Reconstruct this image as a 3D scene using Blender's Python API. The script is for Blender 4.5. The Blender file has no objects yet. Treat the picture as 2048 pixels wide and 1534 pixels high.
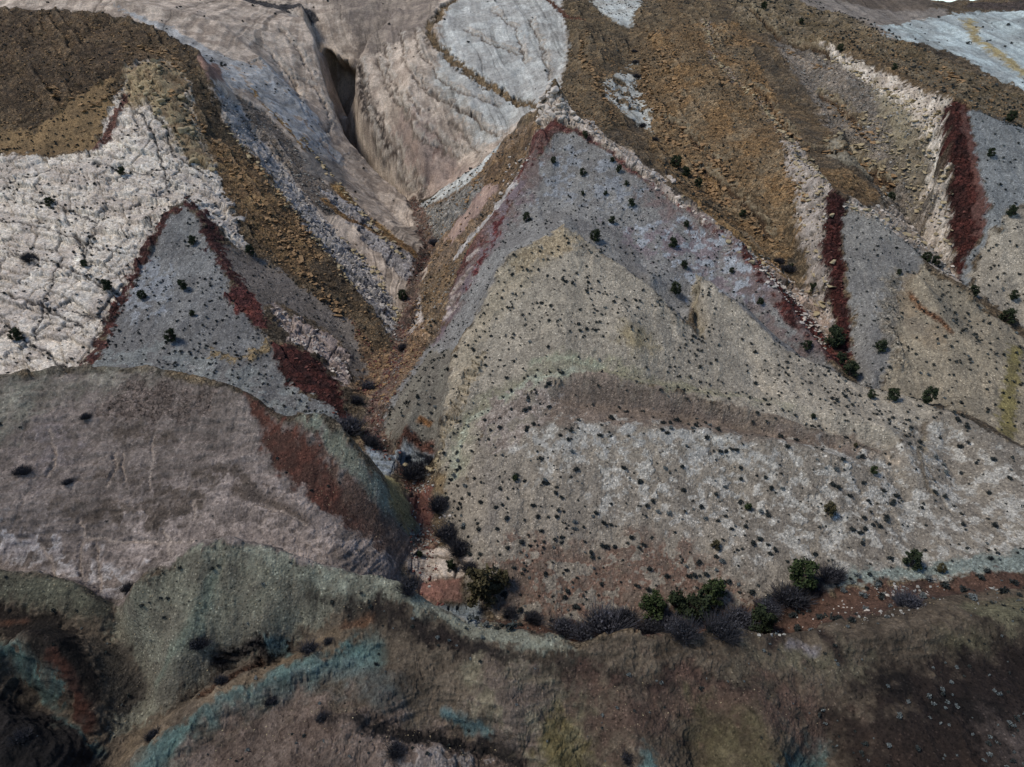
import bpy, math, random
import numpy as np
from mathutils import Vector
random.seed(7); RNG = np.random.default_rng(7)
sc = bpy.context.scene
R = math.radians
# ---------------------------------------------------------------- camera, sky, sun, exposure
PITCH, F, ZC = R(28.0), 1365.0, 100.0          # F in pixels of the 2048 wide photograph
cam_d = bpy.data.cameras.new('camera'); cam = bpy.data.objects.new('camera', cam_d)
sc.collection.objects.link(cam); sc.camera = cam
cam.location = (0, 0, ZC); cam.rotation_euler = (R(90) - PITCH, 0, 0)
cam_d.sensor_width = 36.0; cam_d.lens = 36.0 * F / 2048; cam_d.clip_start = 1; cam_d.clip_end = 5000
SUN_EL, SUN_AZ = R(56), R(-95)                   # azimuth from +Y, clockwise: soft light from the left
w = bpy.data.worlds.new('World'); sc.world = w; w.use_nodes = True
nt = w.node_tree; bg = nt.nodes['Background']; sky = nt.nodes.new('ShaderNodeTexSky')
sky.sky_type = 'NISHITA'; sky.sun_disc = False; sky.sun_elevation = SUN_EL; sky.sun_rotation = SUN_AZ
sky.air_density = 0.8; sky.dust_density = 0.0; sky.ozone_density = 2.0; sky.altitude = 1800
nt.links.new(sky.outputs[0], bg.inputs[0]); bg.inputs[1].default_value = 0.085
sd = bpy.data.lights.new('sun', 'SUN'); sun = bpy.data.objects.new('sun', sd); sc.collection.objects.link(sun)
sd.energy = 1.5; sd.angle = R(16); sd.color = (1.0, 0.94, 0.88)
sdir = Vector((math.sin(SUN_AZ) * math.cos(SUN_EL), math.cos(SUN_AZ) * math.cos(SUN_EL), math.sin(SUN_EL)))
sun.rotation_euler = sdir.to_track_quat('Z', 'Y').to_euler()
sc.view_settings.view_transform = 'Standard'; sc.view_settings.look = 'None'
sc.view_settings.exposure = 0.84; sc.view_settings.gamma = 1

#@@GEO
# ---------------------------------------------------------------- pixel (of the photograph) <-> world
cP, sP = math.cos(PITCH), math.sin(PITCH)
def P(px, py, Y):                                # the point of that line of sight at ground distance Y
    u, v = (px - 1024) / F, (767 - py) / F
    t = Y / (cP + v * sP)
    return (u * t, Y, ZC + t * (-sP + v * cP))
def Q(px, py, z):                                # ... at height z
    u, v = (px - 1024) / F, (767 - py) / F
    t = (z - ZC) / (-sP + v * cP)
    return (u * t, t * (cP + v * sP), z)
def W(px, Y, z):                                 # at distance Y and height z, whatever hides it
    d = Y * cP - (z - ZC) * sP
    return ((px - 1024) / F * d, Y, z)
def project(x, y, z):
    d = y * cP - (z - ZC) * sP
    return 1024 + F * x / d, 767 - F * (y * sP + (z - ZC) * cP) / d

# ---------------------------------------------------------------- ridge, valley and contour lines of the land
L = []
def ln(*p): L.append(p)
# main wash and slot canyon floor
ln(Q(870,1205,0), Q(850,1130,.3), Q(845,1040,1.7), Q(835,965,2.6), Q(800,905,3.4), Q(745,868,4.2), Q(755,800,5), Q(790,722,6.8),
   Q(805,660,8), Q(832,560,11), Q(862,505,13), Q(845,450,15.5), Q(822,402,18.2), W(806,364,14))
# wash passing behind the front ridge to the right
ln(Q(870,1205,0), W(930,96,-.3), W(1050,93,-.4), W(1150,89,-.2), W(1300,88,.3), W(1400,89,1), Q(1500,1248,2), Q(1600,1225,4), Q(1750,1200,6.5), Q(2100,1160,9))
# slot canyon rims (left, right)
ln(P(812,395,356), P(780,368,366), P(745,335,378), P(705,290,390), P(680,245,400), P(660,190,415), P(645,140,432), P(628,80,455), P(612,40,478), P(600,5,510))
ln(P(835,392,362), P(815,350,374), P(780,310,386), P(750,265,398), P(722,220,410), P(712,170,424), P(714,120,440), P(738,80,460), P(775,45,480), P(800,10,500))
ln(W(622,496,62), W(660,480,34), W(700,470,26), W(722,462,36), W(745,476,62), W(775,492,80), W(800,512,97))
ln(P(616,45,512), P(632,75,502), P(655,100,494), P(685,115,490), P(708,118,488))
ln(P(612,12,530), P(650,25,520), P(700,22,520), P(740,5,530), P(780,-20,560))
ln(P(625,-20,570), P(700,-30,580), P(800,-40,600))
# dome
ln(P(860,380,362), P(850,320,366), P(830,250,379), P(815,180,400), P(835,110,430), P(860,40,466), P(870,0,492))
ln(P(900,366,358), P(930,300,364), P(940,220,380), P(950,140,410), P(970,60,450), P(985,0,490))
ln(P(1000,300,350), P(1020,230,380), P(1050,150,408), P(1070,70,440), P(1085,0,480))
ln(P(1060,232,360), P(1110,150,400), P(1130,80,430), P(1140,0,475))
# far skyline plateau
ln(W(-400,600,150), W(200,620,140), W(600,700,150), W(900,640,160), W(1200,620,150), W(1450,640,135))
# flatiron 1: crest, left edge, right edge, contact with dome
ln(P(1105,178,267), P(1108,215,262), P(1110,240,258))
ln(P(1110,240,258), P(1075,290,250), P(1040,370,238), P(990,430,229), P(955,480,221), P(915,560,208), P(890,650,196), P(858,692,190), P(795,790,166), P(762,866,152))
ln(P(1105,178,267), P(1150,232,259), P(1200,284,247), P(1320,368,229), P(1480,486,204), P(1560,592,184), P(1645,700,168), P(1700,765,158))
ln(P(1105,178,267), W(1105,290,66), W(1080,320,56), W(1060,345,55))
ln(P(1105,178,267), P(1072,232,280), P(1040,252,296), P(960,335,322), P(900,372,340), P(850,398,353), P(828,412,356))
ln(W(1105,290,64), W(1150,300,63), W(1200,300,62), P(1290,262,330))
ln(P(1020,330,270), P(960,400,262), P(920,460,255), P(880,520,248), P(860,600,230), P(835,660,215))
ln(P(1110,300,247), P(1120,360,236), P(1125,420,222), W(1130,208,45.5))
ln(P(1250,400,222), P(1260,470,209), P(1300,540,194), W(1300,184,36))
ln(P(1400,480,208), P(1450,560,192), P(1520,640,176), P(1600,710,164))
ln(P(1000,500,207), P(960,570,197), P(920,660,186), P(870,720,178))
# flatiron 2
ln(P(1131,448,196.5), P(1131,456,195), P(1132,475,191))
ln(P(1130,455,196), P(1010,522,184), P(950,640,172), P(905,720,160), P(885,830,144), P(880,940,131), P(880,1000,124), P(905,1080,112), P(940,1140,103))
ln(P(1130,455,196), P(1200,502,188), P(1300,572,177), P(1370,640,168), P(1400,665,166))
ln(P(1385,645,171), P(1385,600,181))
ln(P(1398,555,186), P(1480,612,177), P(1560,692,165), P(1640,733,159), P(1740,778,152), P(1850,802,147))
ln(P(1398,555,186), P(1405,600,178), P(1415,650,169))
ln(P(1130,455,196), P(1130,560,176), P(1130,650,162), P(1135,720,152))
ln(P(870,720,168), P(830,800,153), P(800,880,141), P(800,893,139))
ln(P(1250,620,166), P(1270,700,154), P(1300,765,147))
ln(P(1480,700,162), P(1520,780,149))
# swale behind the front hump
ln(P(893,960,128), P(920,870,139), P(965,805,146), P(1060,745,150), P(1135,722,151.5), P(1250,755,148), P(1400,775,147), P(1600,812,141), P(1750,850,134), P(1800,880,129), P(1840,980,117))
# hump crest
ln(P(930,970,125), P(965,850,139), P(1050,785,145), P(1130,757,147.5), P(1200,746,147), P(1400,795,141), P(1600,852,133.5), P(1780,912,126))
ln(P(1780,912,126), P(1800,980,118), P(1830,1060,108), P(1840,1130,99))
ln(P(1840,880,133), P(1890,822,140), P(1960,860,135), P(2050,905,128), P(2200,960,122))
ln(P(1890,822,140), P(1900,900,131), P(1920,1000,116), P(1940,1100,102))
ln(P(1130,900,127.5), P(1200,950,121.5), P(1230,1060,110), P(1230,1160,99.5), P(1230,1225,94))
ln(P(1000,900,130), P(985,980,121), P(970,1080,108.5), P(965,1150,101))
ln(P(1450,910,125.5), P(1480,1000,116), P(1500,1100,103.5), P(1510,1170,97))
ln(Q(940,1150,2), Q(1000,1225,1), Q(1120,1245,.5), Q(1300,1235,1), Q(1450,1205,3), Q(1600,1185,5), Q(1720,1168,6.5), Q(2060,1142,9.5), Q(2250,1135,11))
ln(P(1120,800,144), P(1180,803,143.6), P(1300,818,141), P(1450,846,137.2), P(1600,878,132.2), P(1700,902,129))
ln(P(1000,872,135), P(1060,858,134.5), P(1130,852,133.5), P(1260,852,132.6), P(1400,862,130.6), P(1560,886,126.8), P(1700,922,122.5))
# gully 2 (right of flatiron 1) to the right edge
ln(P(1255,0,480), P(1262,130,400), P(1275,200,360), P(1290,252,330), P(1360,332,290), P(1440,402,260), P(1560,522,219), P(1605,572,205), P(1662,692,176), P(1730,772,158), P(1850,800,151),
   W(1950,142,14), W(2060,134,12), W(2250,124,10))
# brown slopes either side of gully 2
ln(P(1170,0,480), P(1180,100,405), P(1190,190,345), P(1230,260,300), P(1310,340,262), P(1400,410,240), P(1500,490,216))
ln(P(1350,0,470), P(1400,120,385), P(1450,220,325), P(1500,330,278), P(1560,440,240), P(1610,540,212), P(1650,640,188))
# ridge 3 and flatiron 3
ln(P(1440,0,470), P(1450,100,400), P(1500,200,340), P(1570,292,283), P(1610,340,256), P(1662,388,226), P(1645,500,207), P(1685,640,183), P(1702,705,173))
ln(P(1662,388,226), P(1740,428,216), P(1840,518,200), P(1950,600,187), P(2050,678,175), P(2200,780,160))
ln(P(1720,480,207), P(1740,580,190), P(1745,690,171), P(1745,762,157))
ln(P(1835,540,195), P(1880,620,180), P(1900,720,162), P(1900,800,150))
ln(P(1835,540,195), P(1815,600,187), P(1800,680,172))
ln(P(1980,700,165), P(2010,780,153), P(2050,860,141))
# gully 3
ln(P(1560,0,480), P(1620,150,370), P(1700,300,290), P(1830,442,245), P(1905,540,215), W(1960,203,25), W(2060,192,18), W(2250,175,14))
ln(P(1680,250,300), P(1700,340,262), P(1730,400,240))
# ridge 4 and flatiron 4
ln(P(1640,60,410), P(1800,150,330), P(1905,206,268), P(1900,320,244), P(1900,420,233), P(1908,500,221))
ln(P(1905,206,268), P(1990,245,258), P(2100,300,246), P(2300,400,225))
ln(P(1960,330,242), P(1990,440,222), P(2010,540,208), P(2050,630,196))
ln(P(1780,230,290), P(1840,330,262), P(1870,420,245))
# beyond ridge 4: gully, far white rock, skyline
ln(W(1905,300,70), W(2050,300,60), W(2300,280,50))
ln(P(1780,75,400), P(1900,110,370), P(2000,170,345), P(2100,230,330), P(2300,330,300))
ln(P(1780,52,430), P(1880,34,450), P(2048,25,450), P(2300,30,440))
ln(W(1780,500,78), W(1950,520,78), W(2300,520,75))
ln(P(1450,-35,650), P(1600,-30,640), P(1710,-28,640), P(1800,-10,620), P(1862,4,600))
ln(P(1600,25,560), P(1700,40,520), P(1770,50,470))
ln(W(1500,760,140), W(1700,760,112), W(1900,760,104), W(2300,760,110))
ln(P(1862,4,600), P(1905,14,620), P(1935,13,640), P(1965,1,660), P(2060,-8,660), P(2300,-12,660))
# left side: brown ridge
ln(P(-250,5,360), P(0,15,350), P(200,25,345), P(330,65,338), P(402,112,326), P(432,200,305), P(470,290,288), P(530,390,266), P(600,470,249), P(660,540,234), P(740,640,213), P(778,700,200))
ln(P(-250,130,310), P(0,130,305), P(150,140,305), P(300,130,306), P(330,200,290), P(380,280,275))
ln(P(-250,300,272), P(0,290,272), P(100,308,268), P(200,290,272), P(290,220,284))
ln(P(-250,520,222), P(0,500,218), P(120,500,217), P(230,480,220), P(320,420,232), P(372,398,236))
ln(P(-250,740,172), P(0,740,172), P(100,738,172), P(168,740,169), P(222,640,190), P(292,520,214), P(372,400,235), P(430,495,218), P(470,560,206), P(510,620,195), P(565,690,184), P(640,745,175), P(690,805,165), P(712,860,156))
ln(P(370,480,221), P(365,580,200), P(370,680,181), P(380,760,167))
ln(P(460,440,238), P(520,520,225), P(600,580,217), P(680,650,207), P(730,730,190), P(740,780,178))
ln(P(560,760,170), P(600,820,158), P(650,845,152))
# left slickrock and strips between ridge and slot
ln(P(230,0,420), P(430,40,425), P(520,120,395), P(590,200,375), P(640,280,362), P(700,350,350), P(770,410,335), P(815,455,315))
ln(P(440,140,345), P(490,240,318), P(560,330,300), P(640,420,280), P(720,510,260), P(790,610,234), P(800,650,218))
ln(P(500,160,360), P(560,240,340), P(640,340,315), P(720,430,293), P(800,500,272), P(840,535,262))
ln(P(0,-30,450), P(230,-10,440)); ln(W(-250,400,100), W(0,400,98), W(200,390,92), W(330,370,88))
# slot canyon hinterland left rim ridge
ln(P(560,0,520), P(520,60,440), P(560,140,415), P(600,200,400))
# left hill
ln(P(-250,800,130), P(0,762,135), P(150,746,138), P(300,748,137), P(400,768,133), P(480,790,129), P(560,845,124), P(640,847,122.5), P(690,875,121), P(722,920,118), P(745,958,116))
ln(P(745,958,116), P(790,1005,116), P(812,1040,116))
ln(Q(812,1045,3), Q(832,1085,2), Q(805,1130,2.5), W(800,100,1.5), W(840,96,.2))
ln(P(-250,900,118), P(0,900,119), P(150,880,122), P(300,880,122), P(450,880,121), P(560,920,117), P(650,980,112), P(730,1060,107), P(775,1110,102))
ln(P(-250,1010,106), P(0,1010,107), P(150,1000,109), P(300,1000,109), P(450,1000,108), P(600,1040,104), P(700,1110,98))
ln(W(-250,150,14), W(0,152,13), W(200,150,13), W(400,146,11), W(560,141,9), W(680,137,7), W(740,130,4.5))
ln(W(-250,99,8), W(0,98,8), W(100,95.5,7.8), Q(180,1160,7.6), Q(228,1205,6.6))
ln(Q(228,1205,6.6), W(300,95,9.5), W(400,97,12.5), W(480,97,13.5), W(560,96,12.5), W(700,94,10), W(780,93,4), W(840,95,.2))
# front-left spur and its gully
ln(P(-250,1130,93), P(0,1136,92.5), P(100,1152,90.5), P(180,1182,88), P(222,1212,86.5))
ln(Q(228,1205,6.6), Q(250,1265,5.4), Q(290,1340,4.4), Q(285,1390,3.6), Q(215,1470,2.2), Q(190,1534,1.2), W(170,55,0))
ln(Q(-250,1250,9), Q(0,1218,8.8), Q(90,1232,8), Q(170,1262,7), Q(230,1275,5.6))
ln(Q(-250,1290,13), Q(0,1262,14), Q(90,1280,13), Q(150,1350,8.5), Q(180,1430,5))
ln(Q(-100,1310,7.5), Q(20,1330,5.5), Q(100,1400,4), Q(180,1470,2.8))
ln(Q(-100,1420,9), Q(30,1450,8), Q(110,1500,6), W(120,55,3))
# green hill and the front ridge
ln(Q(228,1215,7), P(262,1178,84), P(320,1143,86), P(400,1096,88.5), P(450,1086,89), P(520,1098,88.5), P(600,1125,87), P(700,1150,86), P(800,1166,85), P(850,1197,84), P(905,1226,82.5), P(960,1260,80),
   P(1060,1266,79), P(1110,1281,77.5), P(1150,1302,75.5), P(1185,1288,76.5), P(1230,1270,78), P(1300,1276,78), P(1370,1270,79), P(1450,1256,81), P(1530,1270,80), P(1600,1262,82), P(1750,1225,86), P(1900,1190,90), P(2100,1172,93))
ln(P(420,1095,88), Q(400,1200,16), Q(350,1290,11), Q(320,1370,6))
ln(P(560,1112,87.5), Q(560,1200,15.5), Q(500,1290,11.5), Q(400,1370,8.5), Q(300,1450,5))
ln(P(800,1166,85), Q(740,1230,13.5), Q(650,1265,12), Q(620,1290,8.6), Q(560,1310,7.2), Q(455,1362,5.2), Q(330,1432,3.2), Q(215,1484,1.6))
ln(Q(700,1278,12.6), Q(560,1342,11), Q(400,1428,8.6), Q(250,1534,5.5), W(220,50,3.5))
ln(Q(780,1300,10.5), Q(680,1350,9.6), Q(540,1400,8.4), Q(440,1470,6.8), Q(380,1534,5.5), W(330,50,4))
ln(Q(850,1330,10.5), Q(760,1400,10.5), Q(640,1480,9), Q(600,1534,8), W(600,50,6))
ln(Q(640,1420,9.6), Q(760,1440,8), Q(880,1455,6.6), Q(985,1482,5), Q(1060,1520,3), Q(1090,1560,2), W(1100,50,1))
ln(Q(780,1500,8.5), Q(900,1534,7.5), W(900,50,5))
ln(Q(960,1325,11), Q(985,1400,9.8), Q(1040,1470,8), Q(1110,1534,6), W(1150,50,5))
ln(Q(1120,1380,8.6), Q(1160,1470,5.8), Q(1190,1534,4), W(1200,50,3))
ln(Q(1230,1360,10.5), Q(1270,1450,8.5), Q(1300,1534,6.5), W(1320,50,5))
ln(Q(1380,1400,8), Q(1400,1470,5.8), Q(1410,1540,4), W(1420,50,3))
ln(Q(1500,1380,9.8), Q(1540,1460,8.5), Q(1560,1534,7), W(1580,50,6))
ln(Q(1200,1325,10.5), Q(1400,1335,9.5), Q(1560,1345,9), Q(1700,1330,8.8), Q(1850,1310,9.5), Q(2100,1300,10))
ln(Q(1660,1290,11.5), Q(1800,1265,12), Q(1950,1240,12.5), Q(2100,1230,12.5))
ln(Q(1660,1430,6.5), Q(1650,1500,4.2), Q(1610,1540,3.4), W(1600,50,2.5))
ln(Q(1780,1420,9), Q(1800,1500,7.5), Q(1800,1545,7), W(1800,50,6))
ln(Q(1950,1400,9.5), Q(2100,1480,9), W(2200,52,8)); ln(W(-400,40,5), W(400,40,1), W(1024,38,1), W(1700,40,3), W(2400,40,6))

# steep walls of the slot canyon
LR = [(800,385,360), (780,368,366), (745,335,378), (705,290,390), (680,245,400), (660,190,415), (645,140,432), (632,95,450)]
RR = [(815,350,374), (780,310,386), (750,265,398), (722,220,410), (712,170,424), (714,125,438)]
ln(*[(P(*q)[0] + 2.2, q[2], 4 + (q[2] - 360) * .1) for q in LR]); ln(*[(P(*q)[0] - 5.5, q[2] - 2, 4 + (q[2] - 360) * .1) for q in RR])
# small drops behind crests and below scarps
def drop(pts, dx, dY, dz):
    ln(*[W(px + dx, P(px, py, Y)[1] + dY, P(px, py, Y)[2] - dz) for px, py, Y in pts])
drop([(1140,458,195), (1200,502,188), (1300,572,177), (1372,642,168)], 8, 6, 4.5)
drop([(1128,458,195), (1010,522,184), (950,640,172), (905,720,160), (885,830,144), (880,940,131)], -14, 2.5, 2.8)
drop([(1400,552,186), (1480,612,177), (1560,692,165), (1640,733,159)], 8, 6, 3.5)
drop([(1398,556,186), (1400,600,178), (1410,650,169)], -16, 2, 5)
drop([(1600,852,133.5), (1780,912,126)], 0, 4, 1.0)
drop([(1150,232,259), (1200,284,247), (1320,368,229), (1480,486,204), (1560,592,184), (1645,700,168)], 8, 7, 5.5)
drop([(1075,290,250), (1040,370,238), (990,430,229), (955,480,221), (915,560,208)], -16, 3, 5)
drop([(1740,428,216), (1840,518,200), (1950,600,187), (2050,678,175)], 6, 6, 5)
drop([(1835,540,195), (1880,575,188), (1950,640,178)], -12, 1, 2)
drop([(850,1197,84), (905,1226,82.5), (960,1260,80), (1060,1266,79), (1110,1281,77.5), (1150,1302,75.5), (1185,1288,76.5), (1230,1270,78), (1300,1276,78), (1370,1270,79), (1450,1256,81), (1530,1270,80), (1600,1262,82)], 0, 3.5, 7.5)

# ---------------------------------------------------------------- solve the land between the lines
GX0, GX1, GY0, GY1, GS = -560.0, 560.0, 30.0, 780.0, 0.9
def solve():
    pts = []
    for l in L:
        for a, b in zip(l[:-1], l[1:]):
            a, b = np.array(a), np.array(b)
            n = max(2, int(np.hypot(*(b - a)[:2]) / .5))
            pts.append(a + (b - a) * np.linspace(0, 1, n)[:, None])
    pts = np.concatenate(pts)
    H = None
    for lev in (32, 16, 8, 4, 2, 1):
        s = GS * lev
        nx, ny = int((GX1 - GX0) / s) + 1, int((GY1 - GY0) / s) + 1
        ix = np.rint((pts[:, 0] - GX0) / s).astype(int); iy = np.rint((pts[:, 1] - GY0) / s).astype(int)
        ok = (ix >= 0) & (ix < nx) & (iy >= 0) & (iy < ny)
        S = np.zeros((ny, nx)); N = np.zeros((ny, nx))
        np.add.at(S, (iy[ok], ix[ok]), pts[ok, 2]); np.add.at(N, (iy[ok], ix[ok]), 1)
        M = N > 0; V = np.where(M, S / np.maximum(N, 1), 0)
        if H is None: H = np.full((ny, nx), pts[:, 2].mean())
        else:
            yy = np.clip(np.arange(ny) / 2, 0, H.shape[0] - 1.001); xx = np.clip(np.arange(nx) / 2, 0, H.shape[1] - 1.001)
            y0, x0 = yy.astype(int), xx.astype(int); fy, fx = (yy - y0)[:, None], (xx - x0)[None]
            A = H[y0][:, x0] * (1 - fx) + H[y0][:, x0 + 1] * fx; B = H[y0 + 1][:, x0] * (1 - fx) + H[y0 + 1][:, x0 + 1] * fx
            H = A * (1 - fy) + B * fy
        for it in range(400 if lev > 2 else 120):
            H[M] = V[M]
            G = np.pad(H, 1, mode='edge')
            H = .25 * (G[:-2, 1:-1] + G[2:, 1:-1] + G[1:-1, :-2] + G[1:-1, 2:])
        H[M] = V[M]
    return H
def gblur(A, sig):
    r = int(sig * 3 + 1); k = np.exp(-.5 * (np.arange(-r, r + 1) / sig) ** 2); k /= k.sum()
    for ax in (0, 1):
        B = np.pad(A, [(r, r) if a == ax else (0, 0) for a in (0, 1)], mode='edge'); O = np.zeros_like(A)
        for i, kk in enumerate(k):
            O += kk * (B[i:i + A.shape[0]] if ax == 0 else B[:, i:i + A.shape[1]])
        A = O
    return A
HG = solve()
yy = (GY0 + np.arange(HG.shape[0]) * GS)[:, None]
fg = np.clip((118 - yy) / 15, 0, 1)
HG = gblur(HG, .7) * (1 - fg) + gblur(HG, 1.3) * fg
amp = np.clip((345 - yy) / 30, 0, 1) * (.32 + .45 * np.clip((80 - yy) / 6, 0, 1))     # crests a little prouder, gullies deeper
HG = HG + amp * (HG - gblur(HG, 10))
def hs(x, y):
    fx = np.clip((np.asarray(x) - GX0) / GS, 0, HG.shape[1] - 1.001); fy = np.clip((np.asarray(y) - GY0) / GS, 0, HG.shape[0] - 1.001)
    i, j = fx.astype(int), fy.astype(int); fx = fx - i; fy = fy - j
    return (HG[j, i] * (1 - fx) + HG[j, i + 1] * fx) * (1 - fy) + (HG[j + 1, i] * (1 - fx) + HG[j + 1, i + 1] * fx) * fy
def cast(px, py, Y0=45, Y1=760):                 # where lines of sight meet the land; a miss gives the nearest approach
    px, py = np.atleast_1d(px).astype(float), np.atleast_1d(py).astype(float)
    u, v = (px - 1024) / F, (767 - py) / F
    den = cP + v * sP; Y = np.exp(np.linspace(math.log(Y0), math.log(Y1), 1400))[None]
    X = (u / den)[:, None] * Y; Z = ZC + ((-sP + v * cP) / den)[:, None] * Y
    D = Z - hs(X, np.broadcast_to(Y, X.shape)); hit = D < 0
    hit[:, 0] = False
    i = np.where(hit.any(1), hit.argmax(1), D.argmin(1)); k = np.arange(len(px))
    return np.stack([X[k, i], Y[0][i], hs(X[k, i], Y[0][i])], 1)
# ---------------------------------------------------------------- noise
_T = np.random.default_rng(3).random(65536).astype(np.float32)
def _h(i, j, k, s): return _T[((i * 7919 + j * 104729 + k * 15731 + s * 6007) ^ (j * 613 + i * 37)) & 65535]
def vn(x, y, z=None, s=0):
    if z is None:
        i = np.floor(x).astype(np.int64); j = np.floor(y).astype(np.int64); fx = (x - i).astype(np.float32); fy = (y - j).astype(np.float32)
        fx = fx * fx * (3 - 2 * fx); fy = fy * fy * (3 - 2 * fy)
        a = _h(i, j, 0, s); b = _h(i + 1, j, 0, s); c = _h(i, j + 1, 0, s); d = _h(i + 1, j + 1, 0, s)
        return (a + (b - a) * fx) * (1 - fy) + (c + (d - c) * fx) * fy
    k = np.floor(z).astype(np.int64); fz = (z - k).astype(np.float32); fz = fz * fz * (3 - 2 * fz)
    i = np.floor(x).astype(np.int64); j = np.floor(y).astype(np.int64); fx = (x - i).astype(np.float32); fy = (y - j).astype(np.float32)
    fx = fx * fx * (3 - 2 * fx); fy = fy * fy * (3 - 2 * fy); o = []
    for q in (0, 1):
        a = _h(i, j, k + q, s); b = _h(i + 1, j, k + q, s); c = _h(i, j + 1, k + q, s); d = _h(i + 1, j + 1, k + q, s)
        o.append((a + (b - a) * fx) * (1 - fy) + (c + (d - c) * fx) * fy)
    return o[0] + (o[1] - o[0]) * fz
def fbm(x, y, z=None, o=4, s=0, g=.5):
    t = 0; a = 1; n = 0
    for q in range(o):
        t = t + a * (vn(x, y, z, s + q) - .5); n += a; a *= g
        x = x * 2.03 + 11.3; y = y * 2.03 + 5.7
        if z is not None: z = z * 2.03 + 3.1
    return t / n * 2
def cell(x, y, s=0, jit=.9):                     # F1, F2, id of nearest cell, offset to its centre
    i0 = np.floor(x).astype(np.int64); j0 = np.floor(y).astype(np.int64)
    f1 = np.full(x.shape, 9., np.float32); f2 = f1.copy(); idn = np.zeros(x.shape, np.float32); ox = f1 * 0; oy = f1 * 0
    for a in (-1, 0, 1):
        for b in (-1, 0, 1):
            i, j = i0 + a, j0 + b
            cx = i + .5 + jit * (_h(i, j, 1, s) - .5) - x; cy = j + .5 + jit * (_h(i, j, 2, s) - .5) - y
            d = np.sqrt(cx * cx + cy * cy).astype(np.float32); n = d < f1
            f2 = np.where(n, f1, np.minimum(f2, d)); f1 = np.where(n, d, f1)
            idn = np.where(n, _h(i, j, 3, s), idn); ox = np.where(n, cx, ox); oy = np.where(n, cy, oy)
    return f1, f2, idn, ox, oy
def ss(a, b, x): t = np.clip((x - a) / (b - a), 0, 1); return t * t * (3 - 2 * t)
GAIN, SAT = np.array([1.42, 1.35, 1.17]), .88
def C(r, g, b):
    c = np.array([r, g, b]) / 255.; c = np.where(c < .04045, c / 12.92, ((c + .055) / 1.055) ** 2.4)
    l = c @ np.array([.3, .55, .15]); c = l + (c - l) * SAT
    return np.minimum(c * GAIN, .85)

# ---------------------------------------------------------------- the strata and soils: outlines laid on the land
TEX = {'soil': 0, 'slab': 1, 'talus': 2, 'slick': 3, 'ledge': 4, 'mud': 5, 'crust': 6}
REG = []                                         # name, kind, world outline, colours, texture, edge wander, softness, mottle size
def cpts(pts, Y0, Y1, close):
    pts = [tuple(p) for p in pts]
    q = []
    seq = list(zip(pts, pts[1:] + pts[:1])) if close else list(zip(pts[:-1], pts[1:]))
    for a, b in seq:
        n = max(1, int(math.hypot(b[0] - a[0], b[1] - a[1]) / 45))
        for i in range(n): q.append((a[0] + (b[0] - a[0]) * i / n, a[1] + (b[1] - a[1]) * i / n))
    if not close: q.append(pts[-1])
    q = np.array(q, float)
    return cast(q[:, 0], q[:, 1], Y0, Y1)[:, :2]
def area(name, pts, A, B, tex, Y=(45, 760), wob=1.5, soft=.6, mot=6., op=1., thr=None, dep=0., ts=.06):
    REG.append(dict(name=name, dep=dep, ts=ts, k='a', p=cpts(pts, Y[0], Y[1], True), A=C(*A), B=C(*B), tex=tex, wob=wob, soft=soft, mot=mot, op=op, thr=thr))
def band(name, pts, hw, A, B, tex, Y=(45, 760), wob=1., soft=.5, mot=4., op=1., thr=None, dep=0., ts=.06):
    REG.append(dict(name=name, dep=dep, ts=ts, k='s', p=cpts(pts, Y[0], Y[1], False), hw=hw, A=C(*A), B=C(*B), tex=tex, wob=wob, soft=soft, mot=mot, op=op, thr=thr))
BR, BR2 = (98,85,68), (76,68,58)
WH, WH2 = (192,184,176), (166,156,148)
RED, RED2 = (72,38,34), (50,30,28)
GY, GY2 = (114,112,112), (99,98,98)
TAN, TAN2 = (141,134,123), (124,118,109)
area('brown slopes', [(-300,-200),(2400,-200),(2400,1600),(-300,1600)], BR, BR2, 'talus', wob=0, mot=14)
area('slickrock', [(-300,-90),(1150,-90),(1135,60),(1138,95),(1122,180),(1062,232),(1040,250),(960,333),(900,370),(850,397),(822,410),(850,470),(862,540),(800,660),(700,520),(560,400),(430,230),(402,112),(330,65),(200,25),(-300,5)],
     (170,157,146), (138,125,115), 'slick', (230, 760), mot=6)
area('upper slickrock haze', [(610,-60),(900,-60),(860,60),(740,110),(700,60)], (132,121,112), (112,102,96), 'slick', (400, 760), mot=6)
area('white dome', [(905,0),(1130,-40),(1136,60),(1138,95),(1122,185),(1062,225),(1020,262),(945,230),(900,170),(872,120),(880,60)], (164,167,168), (142,142,142), 'slick', (300, 760), wob=3, soft=3, mot=7)
band('white dome streaks', [(880,150),(925,215),(985,275)], 5, (160,162,162), (140,138,134), 'slick', (300,760), wob=3, soft=3)
area('pink base', [(820,200),(870,260),(960,330),(900,372),(840,390),(800,330),(790,260)], (146,127,119), (120,106,102), 'slick', (300,760), wob=4, soft=4, mot=5, op=.8)
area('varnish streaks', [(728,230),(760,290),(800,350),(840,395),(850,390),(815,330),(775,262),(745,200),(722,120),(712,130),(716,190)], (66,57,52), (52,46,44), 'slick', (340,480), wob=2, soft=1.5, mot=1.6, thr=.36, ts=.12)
band('ochre seam', [(925,-10),(880,28),(858,60),(868,88),(905,120),(950,155),(1000,185),(1050,205),(1085,212)], 2.6, (118,100,76), (94,80,62), 'talus', (300,760), wob=2.4, dep=-1.2, soft=.5)
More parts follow.
